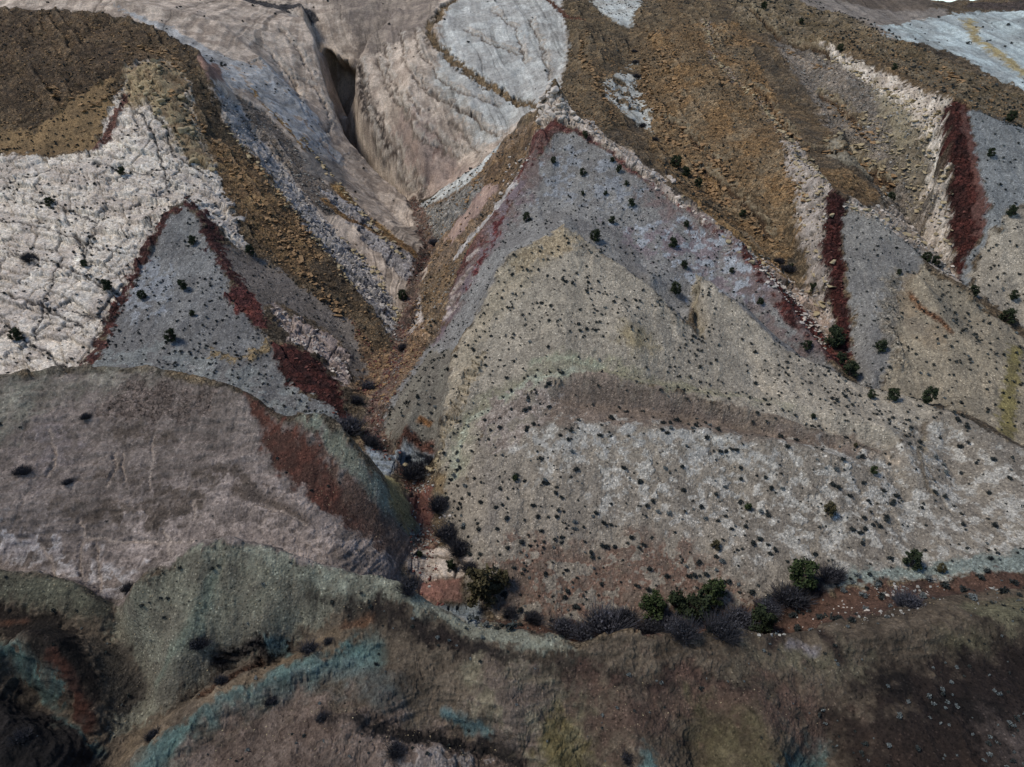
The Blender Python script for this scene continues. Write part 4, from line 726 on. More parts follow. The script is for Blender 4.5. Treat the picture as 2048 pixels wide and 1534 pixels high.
# ---------------------------------------------------------------- plants and stones
ZZ2, XX2, YY2 = ZZ.reshape(NR, NA), XX.reshape(NR, NA), YY.reshape(NR, NA)
def gz(x, y):                                    # height of the finished ground
    x, y = np.asarray(x, float), np.asarray(y, float)
    j = np.clip(np.rint(np.log(y / 39) / math.log(760 / 39) * (NR - 1)).astype(int), 0, NR - 1)
    i = np.clip(np.rint((np.arctan2(x, y) + R(63)) / R(126) * (NA - 1)).astype(int), 0, NA - 1)
    return ZZ2[j, i]
def flat_mat(name, A, B, scale=1.5, rough=.9):
    m = bpy.data.materials.new(name); m.use_nodes = True; nt = m.node_tree; b = nt.nodes['Principled BSDF']
    b.inputs['Roughness'].default_value = rough; b.inputs['Specular IOR Level'].default_value = .2
    g = nt.nodes.new('ShaderNodeNewGeometry'); n = nt.nodes.new('ShaderNodeTexNoise'); n.inputs['Scale'].default_value = scale; n.inputs['Detail'].default_value = 4
    nt.links.new(g.outputs['Position'], n.inputs['Vector'])
    r = nt.nodes.new('ShaderNodeValToRGB'); r.color_ramp.elements[0].position = .35; r.color_ramp.elements[1].position = .65
    r.color_ramp.elements[0].color = (*C(*A), 1); r.color_ramp.elements[1].color = (*C(*B), 1)
    nt.links.new(n.outputs[0], r.inputs[0]); nt.links.new(r.outputs[0], b.inputs['Base Color'])
    return m
M_SHRUB = flat_mat('shrub leaves', (28, 33, 34), (54, 61, 62), 2)
M_SAGE = flat_mat('sage leaves', (70, 78, 82), (104, 112, 116), 3)
M_JUN = flat_mat('juniper leaves', (26, 34, 26), (54, 64, 40), 2)
M_JUNG = flat_mat('bright juniper leaves', (34, 46, 26), (58, 70, 38), 2)
M_OLIVE = flat_mat('olive leaves', (52, 50, 34), (84, 78, 54), 2)
M_TWIG = flat_mat('bare twigs', (54, 55, 64), (82, 83, 94), 3)
M_DTWIG = flat_mat('dark twigs', (36, 38, 44), (62, 62, 70), 3)
M_BARK = flat_mat('bark', (56, 48, 44), (84, 74, 68), 4)
def quads_cloud(rs, n, cen, rad, size, up=0.):   # small leaf faces round a centre
    d = rs.normal(size=(n, 3)); d /= np.linalg.norm(d, axis=1)[:, None]
    p = np.array(cen) + d * rs.random((n, 1)) ** .45 * np.array(rad)
    a = rs.normal(size=(n, 3)) + [0, 0, up]; a /= np.linalg.norm(a, axis=1)[:, None]
    b = np.cross(a, rs.normal(size=(n, 3))); b /= np.linalg.norm(b, axis=1)[:, None]
    s = size * (.6 + .8 * rs.random((n, 1)))
    return np.stack([p - a * s * .5 - b * s * .3, p + a * s * .6 - b * s * .15, p + a * s * .5 + b * s * .3, p - a * s * .4 + b * s * .35], 1).reshape(-1, 3)
def twigs(rs, n, h, spread, w=.02, z0=0.):       # thin blades fanning up from the root
    az = rs.random(n) * 6.283; lean = rs.random(n) ** .7 * spread
    r0 = np.stack([np.cos(az), np.sin(az), az * 0], 1); base = r0 * rs.random((n, 1)) * .25 * h + [0, 0, z0]
    ln_ = h * (.55 + .45 * rs.random((n, 1)))
    tip = base + r0 * ln_ * np.sin(lean)[:, None] + np.array([0, 0, 1]) * ln_ * np.cos(lean)[:, None] + rs.normal(size=(n, 3)) * .06 * h
    sd_ = np.cross(tip - base, rs.normal(size=(n, 3))); sd_ /= np.linalg.norm(sd_, axis=1)[:, None] + 1e-9
    return np.stack([base - sd_ * w, base + sd_ * w, tip + sd_ * w * .4, tip - sd_ * w * .4], 1).reshape(-1, 3)
def qmesh(name, co, mat):
    me = fast_mesh(name, co, np.arange(len(co), dtype=np.int32).reshape(-1, 4), False); me.materials.append(mat); return me
def mk_shrub_co(seed, n=60):                     # a low rounded desert shrub about 1 m wide
    rs = np.random.default_rng(seed); k = rs.integers(3, 6); o = []
    for _ in range(k):
        a = rs.random() * 6.28; r = rs.random() * .26
        o.append(quads_cloud(rs, n // k, (math.cos(a) * r, math.sin(a) * r, .20 + rs.random() * .14), (.27, .27, .2), (.2 if n < 100 else .13), .4))
    o.append(twigs(rs, 10, .5, 1.2, .014))
    return np.concatenate(o)
SH = [mk_shrub_co(s) for s in range(8)]
SHL = [mk_shrub_co(s, 36) for s in range(20, 26)]
SHH = [mk_shrub_co(s, 170) for s in range(40, 46)]
def mk_crown(seed, n=1500, tall=1.):             # a dense ragged juniper crown, 1 m wide and high
    rs = np.random.default_rng(seed); o = []; k = 26
    for i in range(k):
        a = rs.random() * 6.283; z = .14 + .74 * ((i * .618) % 1); r = .30 * math.sqrt(max(.05, 1 - ((z - .42) / .55) ** 2)) * (.5 + .65 * rs.random()); q_ = .10 + .07 * rs.random()
        o.append(quads_cloud(rs, n // k, (math.cos(a) * r, math.sin(a) * r, z * tall), (q_, q_, q_ * .85), .07, .4))
    return np.concatenate(o)
def mk_trunk(seed, tall=1.):
    rs = np.random.default_rng(seed); co = []; fc = []
    def limb(p, q, r0, r1):
        p, q = np.array(p), np.array(q); d = (q - p) / np.linalg.norm(q - p); u = np.cross(d, [.3, .9, .1]); u /= np.linalg.norm(u); v = np.cross(d, u); n0 = len(co)
        mid = (p + q) / 2 + rs.normal(size=3) * .03
        for c, r in ((p, r0), (mid, (r0 + r1) / 2), (q, r1)):
            for t in range(6): co.append(c + (u * math.cos(t * 1.047) + v * math.sin(t * 1.047)) * r)
        for l in (0, 6):
            for t in range(6): fc.append((n0 + l + t, n0 + l + (t + 1) % 6, n0 + l + 6 + (t + 1) % 6, n0 + l + 6 + t))
    limb((0, 0, -.12), (.02, 0, .34 * tall), .055, .04)
    for i in range(6):
        a = i * 1.05 + rs.random(); z = .1 + .06 * i
        limb((0, 0, z * tall), (math.cos(a) * .24, math.sin(a) * .24, (z + .22) * tall), .026, .01)
    limb((.02, 0, .34 * tall), (0, .02, .75 * tall), .04, .015)
    return np.array(co), np.array(fc, np.int32)
def tag(o, label=None, cat=None, group=None, kind=None):
    for k, v in (('label', label), ('category', cat), ('group', group), ('kind', kind)):
        if v: o[k] = v
    return o
def link(name, me, loc=(0, 0, 0), s=(1, 1, 1), rz=0, parent=None, rx=0, ry=0):
    o = bpy.data.objects.new(name, me); sc.collection.objects.link(o); o.location = loc; o.scale = s; o.rotation_euler = (rx, ry, rz); o.parent = parent
    return o
CROWN = {}
for kn, mt in (('d', M_JUN), ('g', M_JUNG), ('o', M_OLIVE)):
    CROWN[kn] = [qmesh('crown', mk_crown(100 + i), mt) for i in range(4)]
TRUNK = []
for i in range(3):
    c_, f_ = mk_trunk(i); t_ = fast_mesh('trunk', c_, f_, True); t_.materials.append(M_BARK); TRUNK.append(t_)
def mk_brush(seed, mt, n=900):
    rs = np.random.default_rng(seed); o = []
    for _ in range(6):
        c = twigs(rs, n // 6, .75 + .3 * rs.random(), 1.05, .012); c[:, :2] += rs.normal(size=2) * .2; o.append(c)
    o.append(quads_cloud(rs, 500, (0, 0, .42), (.5, .5, .38), .08, 1.5)); return qmesh('bare_shrub', np.concatenate(o), mt)
BRUSH = {'b': [mk_brush(200 + i, M_TWIG) for i in range(3)], 'k': [mk_brush(210 + i, M_DTWIG) for i in range(3)]}
def at_px(px, py, Y0=45, Y1=760):
    p = cast(px, py, Y0, Y1)[0]; return p[0], p[1], float(gz(p[0], p[1]))
def pxm(p): return F / math.sqrt(p[0] ** 2 + p[1] ** 2 + (p[2] - ZC) ** 2)     # pixels per metre there
# kind: j* = juniper (dark, green, olive), b/k = leafless brush (pale, dark), s = leafy dark shrub
PL = [
 ('jd',1170,280,16,'dark juniper highest on the grey triangle just under its red tip'),
 ('jd',1107,326,14,'small dark juniper beside the red left rim near the top of the grey triangle'),
 ('jd',1165,353,17,'round juniper in the middle of the grey triangle, straight below the topmost one'),
 ('jd',1224,326,12,'upper of two small junipers by the right rim of the grey triangle'),
 ('jd',1238,344,16,'lower of two small junipers by the right rim of the grey triangle'),
 ('jd',1053,442,20,'lone juniper low on the left side of the grey triangle, left of the tan tip'),
 ('jd',1253,372,12,'small juniper right of centre on the grey triangle between two pairs of junipers'),
 ('jd',1262,415,18,'juniper right of centre on the grey triangle above the mauve ground'),
 ('jd',1224,446,18,'juniper on the grey triangle up and right of the tan tip'),
 ('jd',1190,482,28,'large dark juniper just right of the tan triangle tip'),
 ('jd',1346,498,24,'large juniper on the mauve and white patch of the grey triangle'),
 ('jd',1371,458,16,'juniper at the upper edge of the mauve patch on the grey triangle'),
 ('jd',1367,540,20,'juniper on the pale ground above the small buff crag'),
 ('jd',1350,590,28,'large dark juniper at the foot of the grey triangle beside the buff crag'),
 ('jd',1462,548,14,'small juniper on the grey slope right of the buff crag'),
 ('jd',1165,388,10,'tiny juniper in the middle of the grey triangle'),
 ('jd',1211,390,11,'tiny pointed juniper in the middle of the grey triangle, right of another tiny one'),
 ('jd',1520,610,16,'juniper on the mauve strip by the lower red rim'),
 ('jd',1613,700,22,'juniper at the lower end of the grey strip above the dark clump in the gully'),
 ('jd',387,490,20,'dark juniper near the top of the left grey triangle'),
 ('jd',366,579,22,'juniper in the middle of the left grey triangle'),
 ('jd',285,598,20,'juniper by the left rim of the left grey triangle'),
 ('jd',344,686,28,'largest juniper low on the left grey triangle'),
 ('jd',385,632,14,'small juniper below the middle of the left grey triangle'),
 ('jd',501,512,24,'dark juniper at the end of the white blocks right of the left grey triangle'),
 ('jd',33,678,26,'dark juniper in a joint low at the left edge of the white slab'),
 ('jd',217,583,24,'juniper at the end of the long joint beside the red left rim'),
 ('jd',170,533,16,'small green juniper in the middle of the white slab'),
 ('jd',245,350,18,'dark juniper under the cream blocks on the white slab'),
 ('jd',100,412,18,'dark juniper in the upper white slab'),
 ('jg',1603,1172,62,'tall bright green juniper standing at the foot of the speckled slope'),
 ('jg',1306,1228,56,'rounded bright green juniper left of the dark thicket in the red wash'),
 ('jd',1392,1240,64,'large dark juniper in the middle of the thicket by the front ridge'),
 ('jg',1425,1200,48,'green juniper behind the thicket in the red wash'),
 ('jd',1520,1262,54,'dark spreading juniper at the right end of the thicket behind the front ridge'),
 ('jo',962,1200,76,'big round olive tree beside the pink mud pool in the wash'),
 ('jo',1002,1180,48,'brown leafy tree behind the big round olive tree'),
 ('jd',1822,1132,38,'dark bushy juniper on the pale clay foot at the right'),
 ('jo',1882,1142,20,'small olive juniper on the pale clay foot at the far right'),
 ('jo',1655,1032,30,'olive yellow juniper in the middle of the speckled white slope'),
 ('jg',1495,1022,20,'bright green juniper left of the olive yellow one on the speckled slope'),
 ('jo',1430,1097,22,'olive juniper low on the speckled slope'),
 ('jg',1746,950,18,'green juniper high on the speckled slope toward the right'),
 ('jo',1710,893,11,'tiny olive juniper on the crest of the rose brown cap'),
 ('jd',1625,838,13,'small dark juniper on the crest line between the tan slope and the rose cap'),
 ('jg',1030,962,15,'small bright green juniper on the upper left of the speckled hump'),
 ('jd',1668,696,42,'large dark juniper where the red rim meets the gully'),
 ('jd',1698,752,36,'large dark juniper in the gully below the one at the red rim'),
 ('jd',1680,728,26,'juniper squeezed between the two large ones in the gully'),
 ('jd',1760,702,26,'lone juniper on the grey ground right of the gully junipers'),
 ('jd',1742,796,20,'leftmost juniper of the row in the gully under the tan slope'),
 ('jd',1785,800,30,'middle juniper of the row in the gully under the tan slope'),
 ('jd',1856,806,34,'rightmost juniper of the row in the gully, behind the hump'),
 ('jd',1853,520,22,'dark juniper in the white gully right of the small grey triangle'),
 ('jd',1870,530,18,'second juniper in the white gully, right beside the first'),
 ('jd',1797,552,12,'small juniper above the hollow of the right tan slope'),
 ('jd',1946,590,22,'juniper on the far side of the right gully'),
 ('jd',2012,645,30,'dark juniper in the right gully at the picture edge'),
 ('jd',2026,600,18,'juniper on the tan slope at the right picture edge'),
 ('jd',1624,584,20,'dark juniper in the pale gully left of the narrow red scarp'),
 ('jd',1580,540,16,'small juniper on the pale apron at the head of the gully'),
 ('jd',1352,336,28,'largest juniper in the brown gully below the white patch'),
 ('jd',1372,352,24,'middle juniper of the chain in the brown gully'),
 ('jd',1395,376,22,'lowest juniper of the chain in the brown gully'),
 ('jd',1484,438,18,'juniper on the orange rubble above the yellow crest'),
 ('jd',1780,405,18,'juniper at the foot of the grey block face on the brown slope'),
 ('jd',1980,316,16,'juniper on the easternmost grey slope'),
 ('jd',2022,434,20,'juniper at the edge of the easternmost tan slope'),
 ('jd',2020,245,22,'dark juniper on the brown slope right of the red scarp'),
 ('jd',1680,102,14,'dark juniper above the start of the white ledges'),
 ('jd',1787,148,13,'dark juniper on the brown slope above the white ledges'),
 ('jd',1527,22,14,'dark juniper near the top of the brown slope'),
 ('jd',1602,48,12,'dark juniper on the upper brown slope left of the grey slickrock'),
 ('jd',805,598,24,'dark juniper in the canyon bottom under the white strips'),
 ('jd',840,1112,16,'small pointed juniper on the white rock of the wash'),
 ('jd',901,1140,26,'dark juniper on the right edge of the white wash rock'),
 ('bb',702,868,56,'grey brush filling the wash below the dark red hollow'),
 ('bk',741,892,34,'dark violet brush above the blue bed rock of the wash'),
 ('bb',736,780,34,'grey brush among the ochre boulders of the wash'),
 ('bk',714,806,26,'dark brush just below the ochre boulders of the wash'),
 ('bk',806,700,26,'dark brush at the foot of the white fin in the canyon'),
 ('bb',868,490,24,'grey brush in the canyon beneath the white ledges'),
 ('bk',836,950,48,'dark brush among the boulders of the wash'),
 ('bk',858,925,30,'violet brush at the right of the boulders in the wash'),
 ('bk',880,1018,40,'brown brush right of the red mud in the wash'),
 ('bk',895,1078,46,'dark brush beneath the grey bank of the wash'),
 ('bk',925,1100,44,'dark brush against the foot of the speckled hump'),
 ('bk',940,1140,34,'dark brush left of the big olive tree'),
 ('bk',820,1182,40,'dark brush at the end of the green crest by the wash'),
 ('bb',1126,1262,46,'blue grey brush left of the large one behind the front ridge'),
 ('bb',1208,1262,76,'large blue grey brush behind the dip of the front ridge'),
 ('bb',1165,1275,44,'blue grey brush between the two others behind the front ridge'),
 ('bb',1342,1262,52,'violet brush in the thicket behind the front ridge'),
 ('bk',1365,1272,48,'low dark brush at the front of the thicket'),
 ('bk',1440,1265,50,'dark brush between the two junipers of the thicket'),
 ('bk',1300,1262,44,'dark brush under the left green juniper of the thicket'),
 ('jd',1350,1222,46,'dark juniper between the bright green one and the large dark one'),
 ('bk',1250,1240,40,'dark brush left of the thicket behind the blue grey one'),
 ('bk',1065,1240,34,'dark brush between the olive tree and the blue grey brush'),
 ('bk',1020,1232,30,'dark brush right below the big olive tree'),
 ('bb',1478,1252,56,'pale violet brush at the right of the thicket'),
 ('bb',1535,1222,40,'pale brush on the red soil right of the thicket'),
 ('bk',1585,1205,56,'dark brown brush under the tall green juniper'),
 ('bk',1660,1158,40,'dark brush right of the tall green juniper'),
 ('bk',1625,1180,36,'dark brush at the lower right of the tall green juniper'),
 ('bb',1815,1210,42,'pale brush on the stony red wash at the right'),
 ('bk',1575,545,24,'dark brush at the head of the pale gully'),
 ('bk',1560,524,20,'dark brush along the orange rubble above the pale gully'),
 ('bk',60,516,26,'dark brush in the long joint of the white slab'),
 ('bk',1270,130,13,'upper dark brush in the narrow brown gully'),
 ('bk',1268,105,11,'topmost dark brush in the narrow brown gully'),
 ('bk',1272,160,13,'dark brush just above the white gully patch'),
 ('bk',1285,262,16,'dark brush at the foot of the white gully patch'),
 ('bk',1310,282,15,'dark brush in the brown gully left of the junipers'),
 ('bk',397,1296,38,'large dark brush alone on the green front hill'),
 ('bk',620,1308,34,'dark low brush beside the teal clay'),
 ('bk',795,1504,36,'dark brush at the bottom near the pale mound'),
 ('bk',1255,1524,30,'dark brush beside the small teal patch at the bottom'),
 ('bk',45,950,24,'dark round brush on the left hill near the picture edge'),
 ('bk',172,838,18,'dark brush high on the left hill'),
 ('bk',140,972,16,'dark brush in the middle of the left hill'),
 ('bk',310,1474,24,'dark brush on the lower teal clay'),
 ('bk',45,1480,26,'dark brush in the lower left corner'),
 ('bk',442,1366,22,'dark brush above the teal clay on the tan strip'),
 ('bk',258,1184,24,'dark brush at the meeting of the left gullies'),
 ('bk',655,1286,18,'small dark brush at the top of the teal clay'),
 ('bk',545,1408,22,'dark brush below the teal clay on the rose mound'),
 ('bk',645,1442,22,'dark brush on the rose mound right of the other'),
]
jn = 0
for (k_, px, py, sz, lab) in PL:
    p = at_px(px, py); S_ = sz / pxm(p) * (.85 if sz < 40 else .95); jn += 1
    rs = random.Random(jn)
    if k_[0] == 'j':
        r_ = bpy.data.objects.new('juniper', None); sc.collection.objects.link(r_); r_.location = (p[0], p[1], p[2] - .05); r_.rotation_euler = (0, 0, rs.random() * 6)
        hh = S_ * (.95 + .2 * rs.random()); ww = S_ * 1.15; r_.scale = (ww, ww, hh)
        tag(r_, lab, 'tree', 'junipers scattered over the slopes')
        link('crown', CROWN[k_[1]][jn % 4], parent=r_); link('trunk', TRUNK[jn % 3], parent=r_)
    else:
        o = link('bare_shrub', BRUSH[k_[1]][jn % 3], (p[0], p[1], p[2] - .05), (S_ * .8, S_ * .8, S_ * .7), rs.random() * 6)
        tag(o, lab, 'shrub', 'bare bushes of the washes and near hills')
# scattered shrubs: (zone, number per square metre, size range, share of pale sage, words)
ZONES = [
 ('grey facet', 0.1087, (0.75, 1.5), .1, 'small dark shrub dotting the grey triangle'),
 ('mauve patch', 0.0375, (0.625, 1.65), .1, 'small dark shrub on the mauve patch of the grey triangle'),
 ('tan facet', 0.1541, (0.826, 1.8), .1, 'small dark shrub on the tan triangle'),
 ('west flank', 0.1631, (0.9, 1.8), .1, 'small dark shrub on the shaded flank above the wash'),
 ('front face', 0.1187, (0.75, 2.03), .12, 'dark round shrub on the speckled front hump'),
 ('grey facet west', 0.1269, (0.9, 1.8), .1, 'small dark shrub on the left grey triangle'),
 ('grey brown apron', 0.1269, (0.75, 1.5), .1, 'small dark shrub on the grey brown apron'),
 ('grey facet middle east', 0.1269, (0.75, 1.65), .1, 'small dark shrub on the right grey slope'),
 ('tan facet middle east', 0.1541, (0.9, 1.95), .1, 'dark shrub on the right tan slope'),
 ('grey facet east', 0.09062, (0.9, 1.95), .1, 'small dark shrub on the easternmost grey slope'),
 ('tan facet east', 0.145, (0.9, 1.95), .1, 'small dark shrub on the easternmost tan slope'),
 ('brown shoulder', 0.09062, (0.75, 1.8), .05, 'small dark shrub on the brown shoulder'),
 ('slope centre', 0.09062, (0.75, 1.95), .1, 'small dark shrub on the central rubble slope'),
 ('slope top right', 0.09062, (0.9, 2.55), .05, 'small dark shrub on the upper right slope'),
 ('grey rubble', 0.05437, (0.75, 1.8), .05, 'small dark shrub on the grey rubble'),
 ('white limestone', 0.125, (0.75, 1.95), 0, 'small dark shrub on the eastern white limestone'),
 ('white limestone west', 0.2, (0.625, 1.65), 0, 'small dark shrub on the narrow white limestone'),
 ('white gully rock', 0.1, (0.625, 2.1), 0, 'small dark shrub in the white gully'),
 ('pale apron', 0.1087, (0.75, 2.1), 0, 'small dark shrub on the pale apron'),
 ('white crest', 0.0625, (0.5, 1.5), 0, 'small dark shrub among the white crest blocks'),
 ('canyon east', 0.09062, (0.75, 1.95), .1, 'small dark shrub on the canyon wall'),
 ('white ledges', 0.125, (0.75, 2.4), 0, 'small dark shrub on the white ledges'),
 ('white slab', 0.06875, (0.625, 2.25), .05, 'dark shrub growing on the white slab'),
 ('cream blocks', 0.075, (0.625, 1.95), 0, 'dark shrub among the cream blocks'),
 ('brown mountain', 0.05437, (0.75, 2.1), 0, 'small dark shrub on the brown mountain'),
 ('brown apron', 0.09062, (0.9, 2.1), 0, 'small dark shrub on the brown apron'),
 ('white strip', 0.09062, (0.75, 1.95), 0, 'small dark shrub on the white strip'),
 ('grey talus strip', 0.0725, (0.75, 1.8), .1, 'small dark shrub on the grey talus strip'),
 ('blue white rock', 0.015, (1, 3.3), 0, 'dark shrub on the blue white slickrock'),
 ('white bottom rock', 0.05, (0.625, 1.95), 0, 'dark shrub on the white rock by the canyon'),
 ('slickrock', 0.0015, (1.25, 3.3), 0, 'dark shrub on the slickrock'),
 ('white far rock', 0.005, (1.25, 3.9), 0, 'dark shrub on the far white rock'),
 ('west hill', 0.004375, (0.5, 1.35), .3, 'sparse shrub on the mauve left hill'),
 ('hill red streak', 0.0375, (0.5, 1.2), .1, 'small shrub on the red streak'),
 ('hill green side', 0.075, (0.5, 1.2), .2, 'small shrub on the green side of the left hill'),
 ('green hill', 0.04375, (0.438, 1.27), .25, 'small shrub on the green front hill'),
 ('spur green', 0.05, (0.438, 1.2), .2, 'small shrub on the left green spur'),
 ('west brown lobe', 0.09062, (0.526, 1.05), .2, 'small shrub on the brown lobe'),
 ('rose mound', 0.0375, (0.438, 1.12), .3, 'small shrub on the rose mound'),
 ('khaki spurs', 0.05, (0.438, 1.05), .4, 'small shrub on the khaki spurs'),
 ('rusty ground', 0.1125, (0.438, 1.2), .6, 'grey shrub on the rusty front ground'),
 ('khaki ground', 0.15, (0.375, 1.05), .5, 'grey shrub on the khaki front ground'),
 ('dark soil', 0.09, (0.569, 1.35), .8, 'pale sage bush on the dark soil'),
 ('rust soil', 0.0675, (0.569, 1.2), .8, 'pale sage bush on the rust soil'),
 ('dark crest band', 0.125, (0.438, 1.12), .7, 'pale sage bush on the dark crest band'),
 ('front spur', 0.025, (0.375, 1.05), .4, 'small shrub on the front ridge'),
 ('red soil', 0.1125, (0.75, 2.85), .35, 'shrub on the red soil of the wash'),
 ('rusty foot', 0.0625, (0.625, 1.5), .1, 'dark shrub at the rusty foot of the hump'),
]
JOINTS = [r for r in REG if r['name'] == 'joint']
cand = []
for (zn, den, (s0, s1), sage, lab) in ZONES:
    for r in [r for r in REG if r['name'] == zn and r['k'] == 'a']:
        p = r['p']; x0, y0 = p.min(0); x1, y1 = p.max(0); n = RNG.poisson(1.35 * den * (x1 - x0) * (y1 - y0))
        if n == 0: continue
        x = x0 + RNG.random(n) * (x1 - x0); y = y0 + RNG.random(n) * (y1 - y0)
        clump = vn(x / 7, y / 7, s=150); ok = inside(p, x, y) & (np.abs(x) < y * .95 + 40) & (RNG.random(n) < .4 + 1.0 * ss(.35, .75, clump)) & (y > 47) & (y < 600)
        x, y = x[ok], y[ok]; z = gz(x, y); s = .88 * (s0 + (s1 - s0) * RNG.random(len(x)) ** 1.9); sg = RNG.random(len(x)) < sage
        for t in zip(x, y, z, s, sg): cand.append((*t, lab))
for r in JOINTS:                                 # rows of shrubs rooted in the joints of the slab
    P_ = r['p']
    for a, b in zip(P_[:-1], P_[1:]):
        for _ in range(int(np.hypot(*(b - a)) * .28) + 1):
            q_ = a + (b - a) * RNG.random() + RNG.normal(size=2) * .4; cand.append((q_[0], q_[1], float(gz(*q_)), .6 + 1.1 * RNG.random(), False, 'dark shrub rooted in a joint of the white slab'))
cx = np.array([c[:5] for c in cand], float); d_ = np.sqrt(cx[:, 0] ** 2 + cx[:, 1] ** 2 + (cx[:, 2] - ZC) ** 2)
ppx, ppy = project(cx[:, 0], cx[:, 1], cx[:, 2]); inv = (ppx > 5) & (ppx < 2043) & (ppy > 5) & (ppy < 1529)
h_ = np.full(len(cx), -1.); ii = np.nonzero(inv)[0]
for c0 in range(0, len(ii), 4000):
    q_ = ii[c0:c0 + 4000]; h_[q_] = cast(ppx[q_], ppy[q_])[:, 1]
vis = inv & (np.abs(h_ - cx[:, 1]) < 3)
size_px = cx[:, 3] / d_ * F * vis; order = np.argsort(-size_px); single = set(order[:285].tolist())
zb = {}
for l_ in {c[5] for c in cand}:
    m_ = np.array([c[5] == l_ for c in cand]) & vis
    if m_.any(): zb[l_] = ([np.quantile(ppx[m_], t) for t in (.2, .4, .6, .8)], [np.quantile(ppy[m_], t) for t in (.33, .67)])
MS = [qmesh('shrub', c_, M_SHRUB) for c_ in SHH]; MSG = [qmesh('sage_bush', c_, M_SAGE) for c_ in SHH]
rest = {0: [], 1: []}
for i, c_ in enumerate(cand):
    x, y, z, s, sg, lab = c_; lab0 = lab; rz = random.random() * 6.28; sz_ = s * (.8 + .35 * random.random())
    if i in single:
        o = link('sage_bush' if sg else 'shrub', (MSG if sg else MS)[i % 6], (x, y, z - .04), (s, s, sz_), rz)
        if sg: lab = lab.replace('dark ', '').replace('small shrub', 'small pale sage').replace('grey shrub', 'grey sage bush').replace('pale sage bush', 'pale grey sage bush')
        if sg and 'sage' not in lab: lab = lab.replace('shrub', 'pale sage bush')
        elif not sg: lab = lab.replace('pale sage bush', 'dark low shrub')
        row = ('upper', 'middle', 'lower')[sum(ppy[i] > t for t in zb[lab0][1])]; side = ('far left', 'left', 'centre', 'right', 'far right')[sum(ppx[i] > t for t in zb[lab0][0])]
        big = 'wider ' if s > 1.5 else 'narrow ' if s < 1.2 else ''; lab = big + lab.replace(' on the ', ' on the %s %s of the ' % (row, side), 1) if ' on the ' in lab else lab
        tag(o, lab + '', 'shrub', ('pale sage bushes' if sg else 'shrubs') + ' of one slope: ' + lab.split(' on the ')[-1])
    else:
        src = (SH if d_[i] < 150 else SHL)[i % 6]; ca, sa = math.cos(rz), math.sin(rz)
        v = src * [s, s, sz_]; rest[int(sg)].append(np.stack([v[:, 0] * ca - v[:, 1] * sa + x, v[:, 0] * sa + v[:, 1] * ca + y, v[:, 2] + z - .04], 1))
me_ = None
for k_, mt, nm, lb in ((0, M_SHRUB, 'desert_scrub', 'countless small dark shrubs scattered over all the slopes'), (1, M_SAGE, 'sage_scrub', 'many tiny pale sage bushes scattered over the ground')):
    o = link(nm, qmesh(nm, np.concatenate(rest[k_]), mt)); tag(o, lb, 'scrub', kind='stuff')

# ---- boulders
import bmesh
def hull(seed, n, e=(1, .8, .6)):
    rs = np.random.default_rng(seed); bm = bmesh.new()
    for _ in range(n):
        v = rs.normal(size=3); v /= np.abs(v).max() ** .55 * np.linalg.norm(v) ** .45; bm.verts.new((v[0] * .5 * e[0], v[1] * .5 * e[1], v[2] * .5 * e[2]))
    g_ = bmesh.ops.convex_hull(bm, input=bm.verts); bmesh.ops.delete(bm, geom=[v for v in bm.verts if not v.link_faces], context='VERTS')
    bmesh.ops.triangulate(bm, faces=bm.faces); return bm
def rock_mesh(seed, mat, n=18):
    bm = hull(seed, n); bmesh.ops.bevel(bm, geom=list(bm.edges), offset=.035, segments=1, affect='EDGES', profile=.6)
    m = bpy.data.meshes.new('boulder'); bm.to_mesh(m); bm.free(); m.materials.append(mat); return m
STONES = []
for s in range(8):
    bm = hull(s + 50, 9); bm.verts.ensure_lookup_table(); STONES.append((np.array([v.co[:] for v in bm.verts]), np.array([[v.index for v in f.verts] for f in bm.faces], np.int32))); bm.free()
RM = {k_: flat_mat(k_ + ' rock', a, b, .9) for k_, a, b in (('white', (150, 142, 138), (178, 172, 168)), ('cream', (128, 116, 92), (152, 140, 114)), ('ochre', (112, 88, 62), (140, 114, 82)),
      ('grey', (112, 112, 112), (144, 144, 142)), ('red', (78, 48, 44), (100, 62, 56)))}
RK = {k_: [rock_mesh(i + 10, m) for i in range(6)] for k_, m in RM.items()}
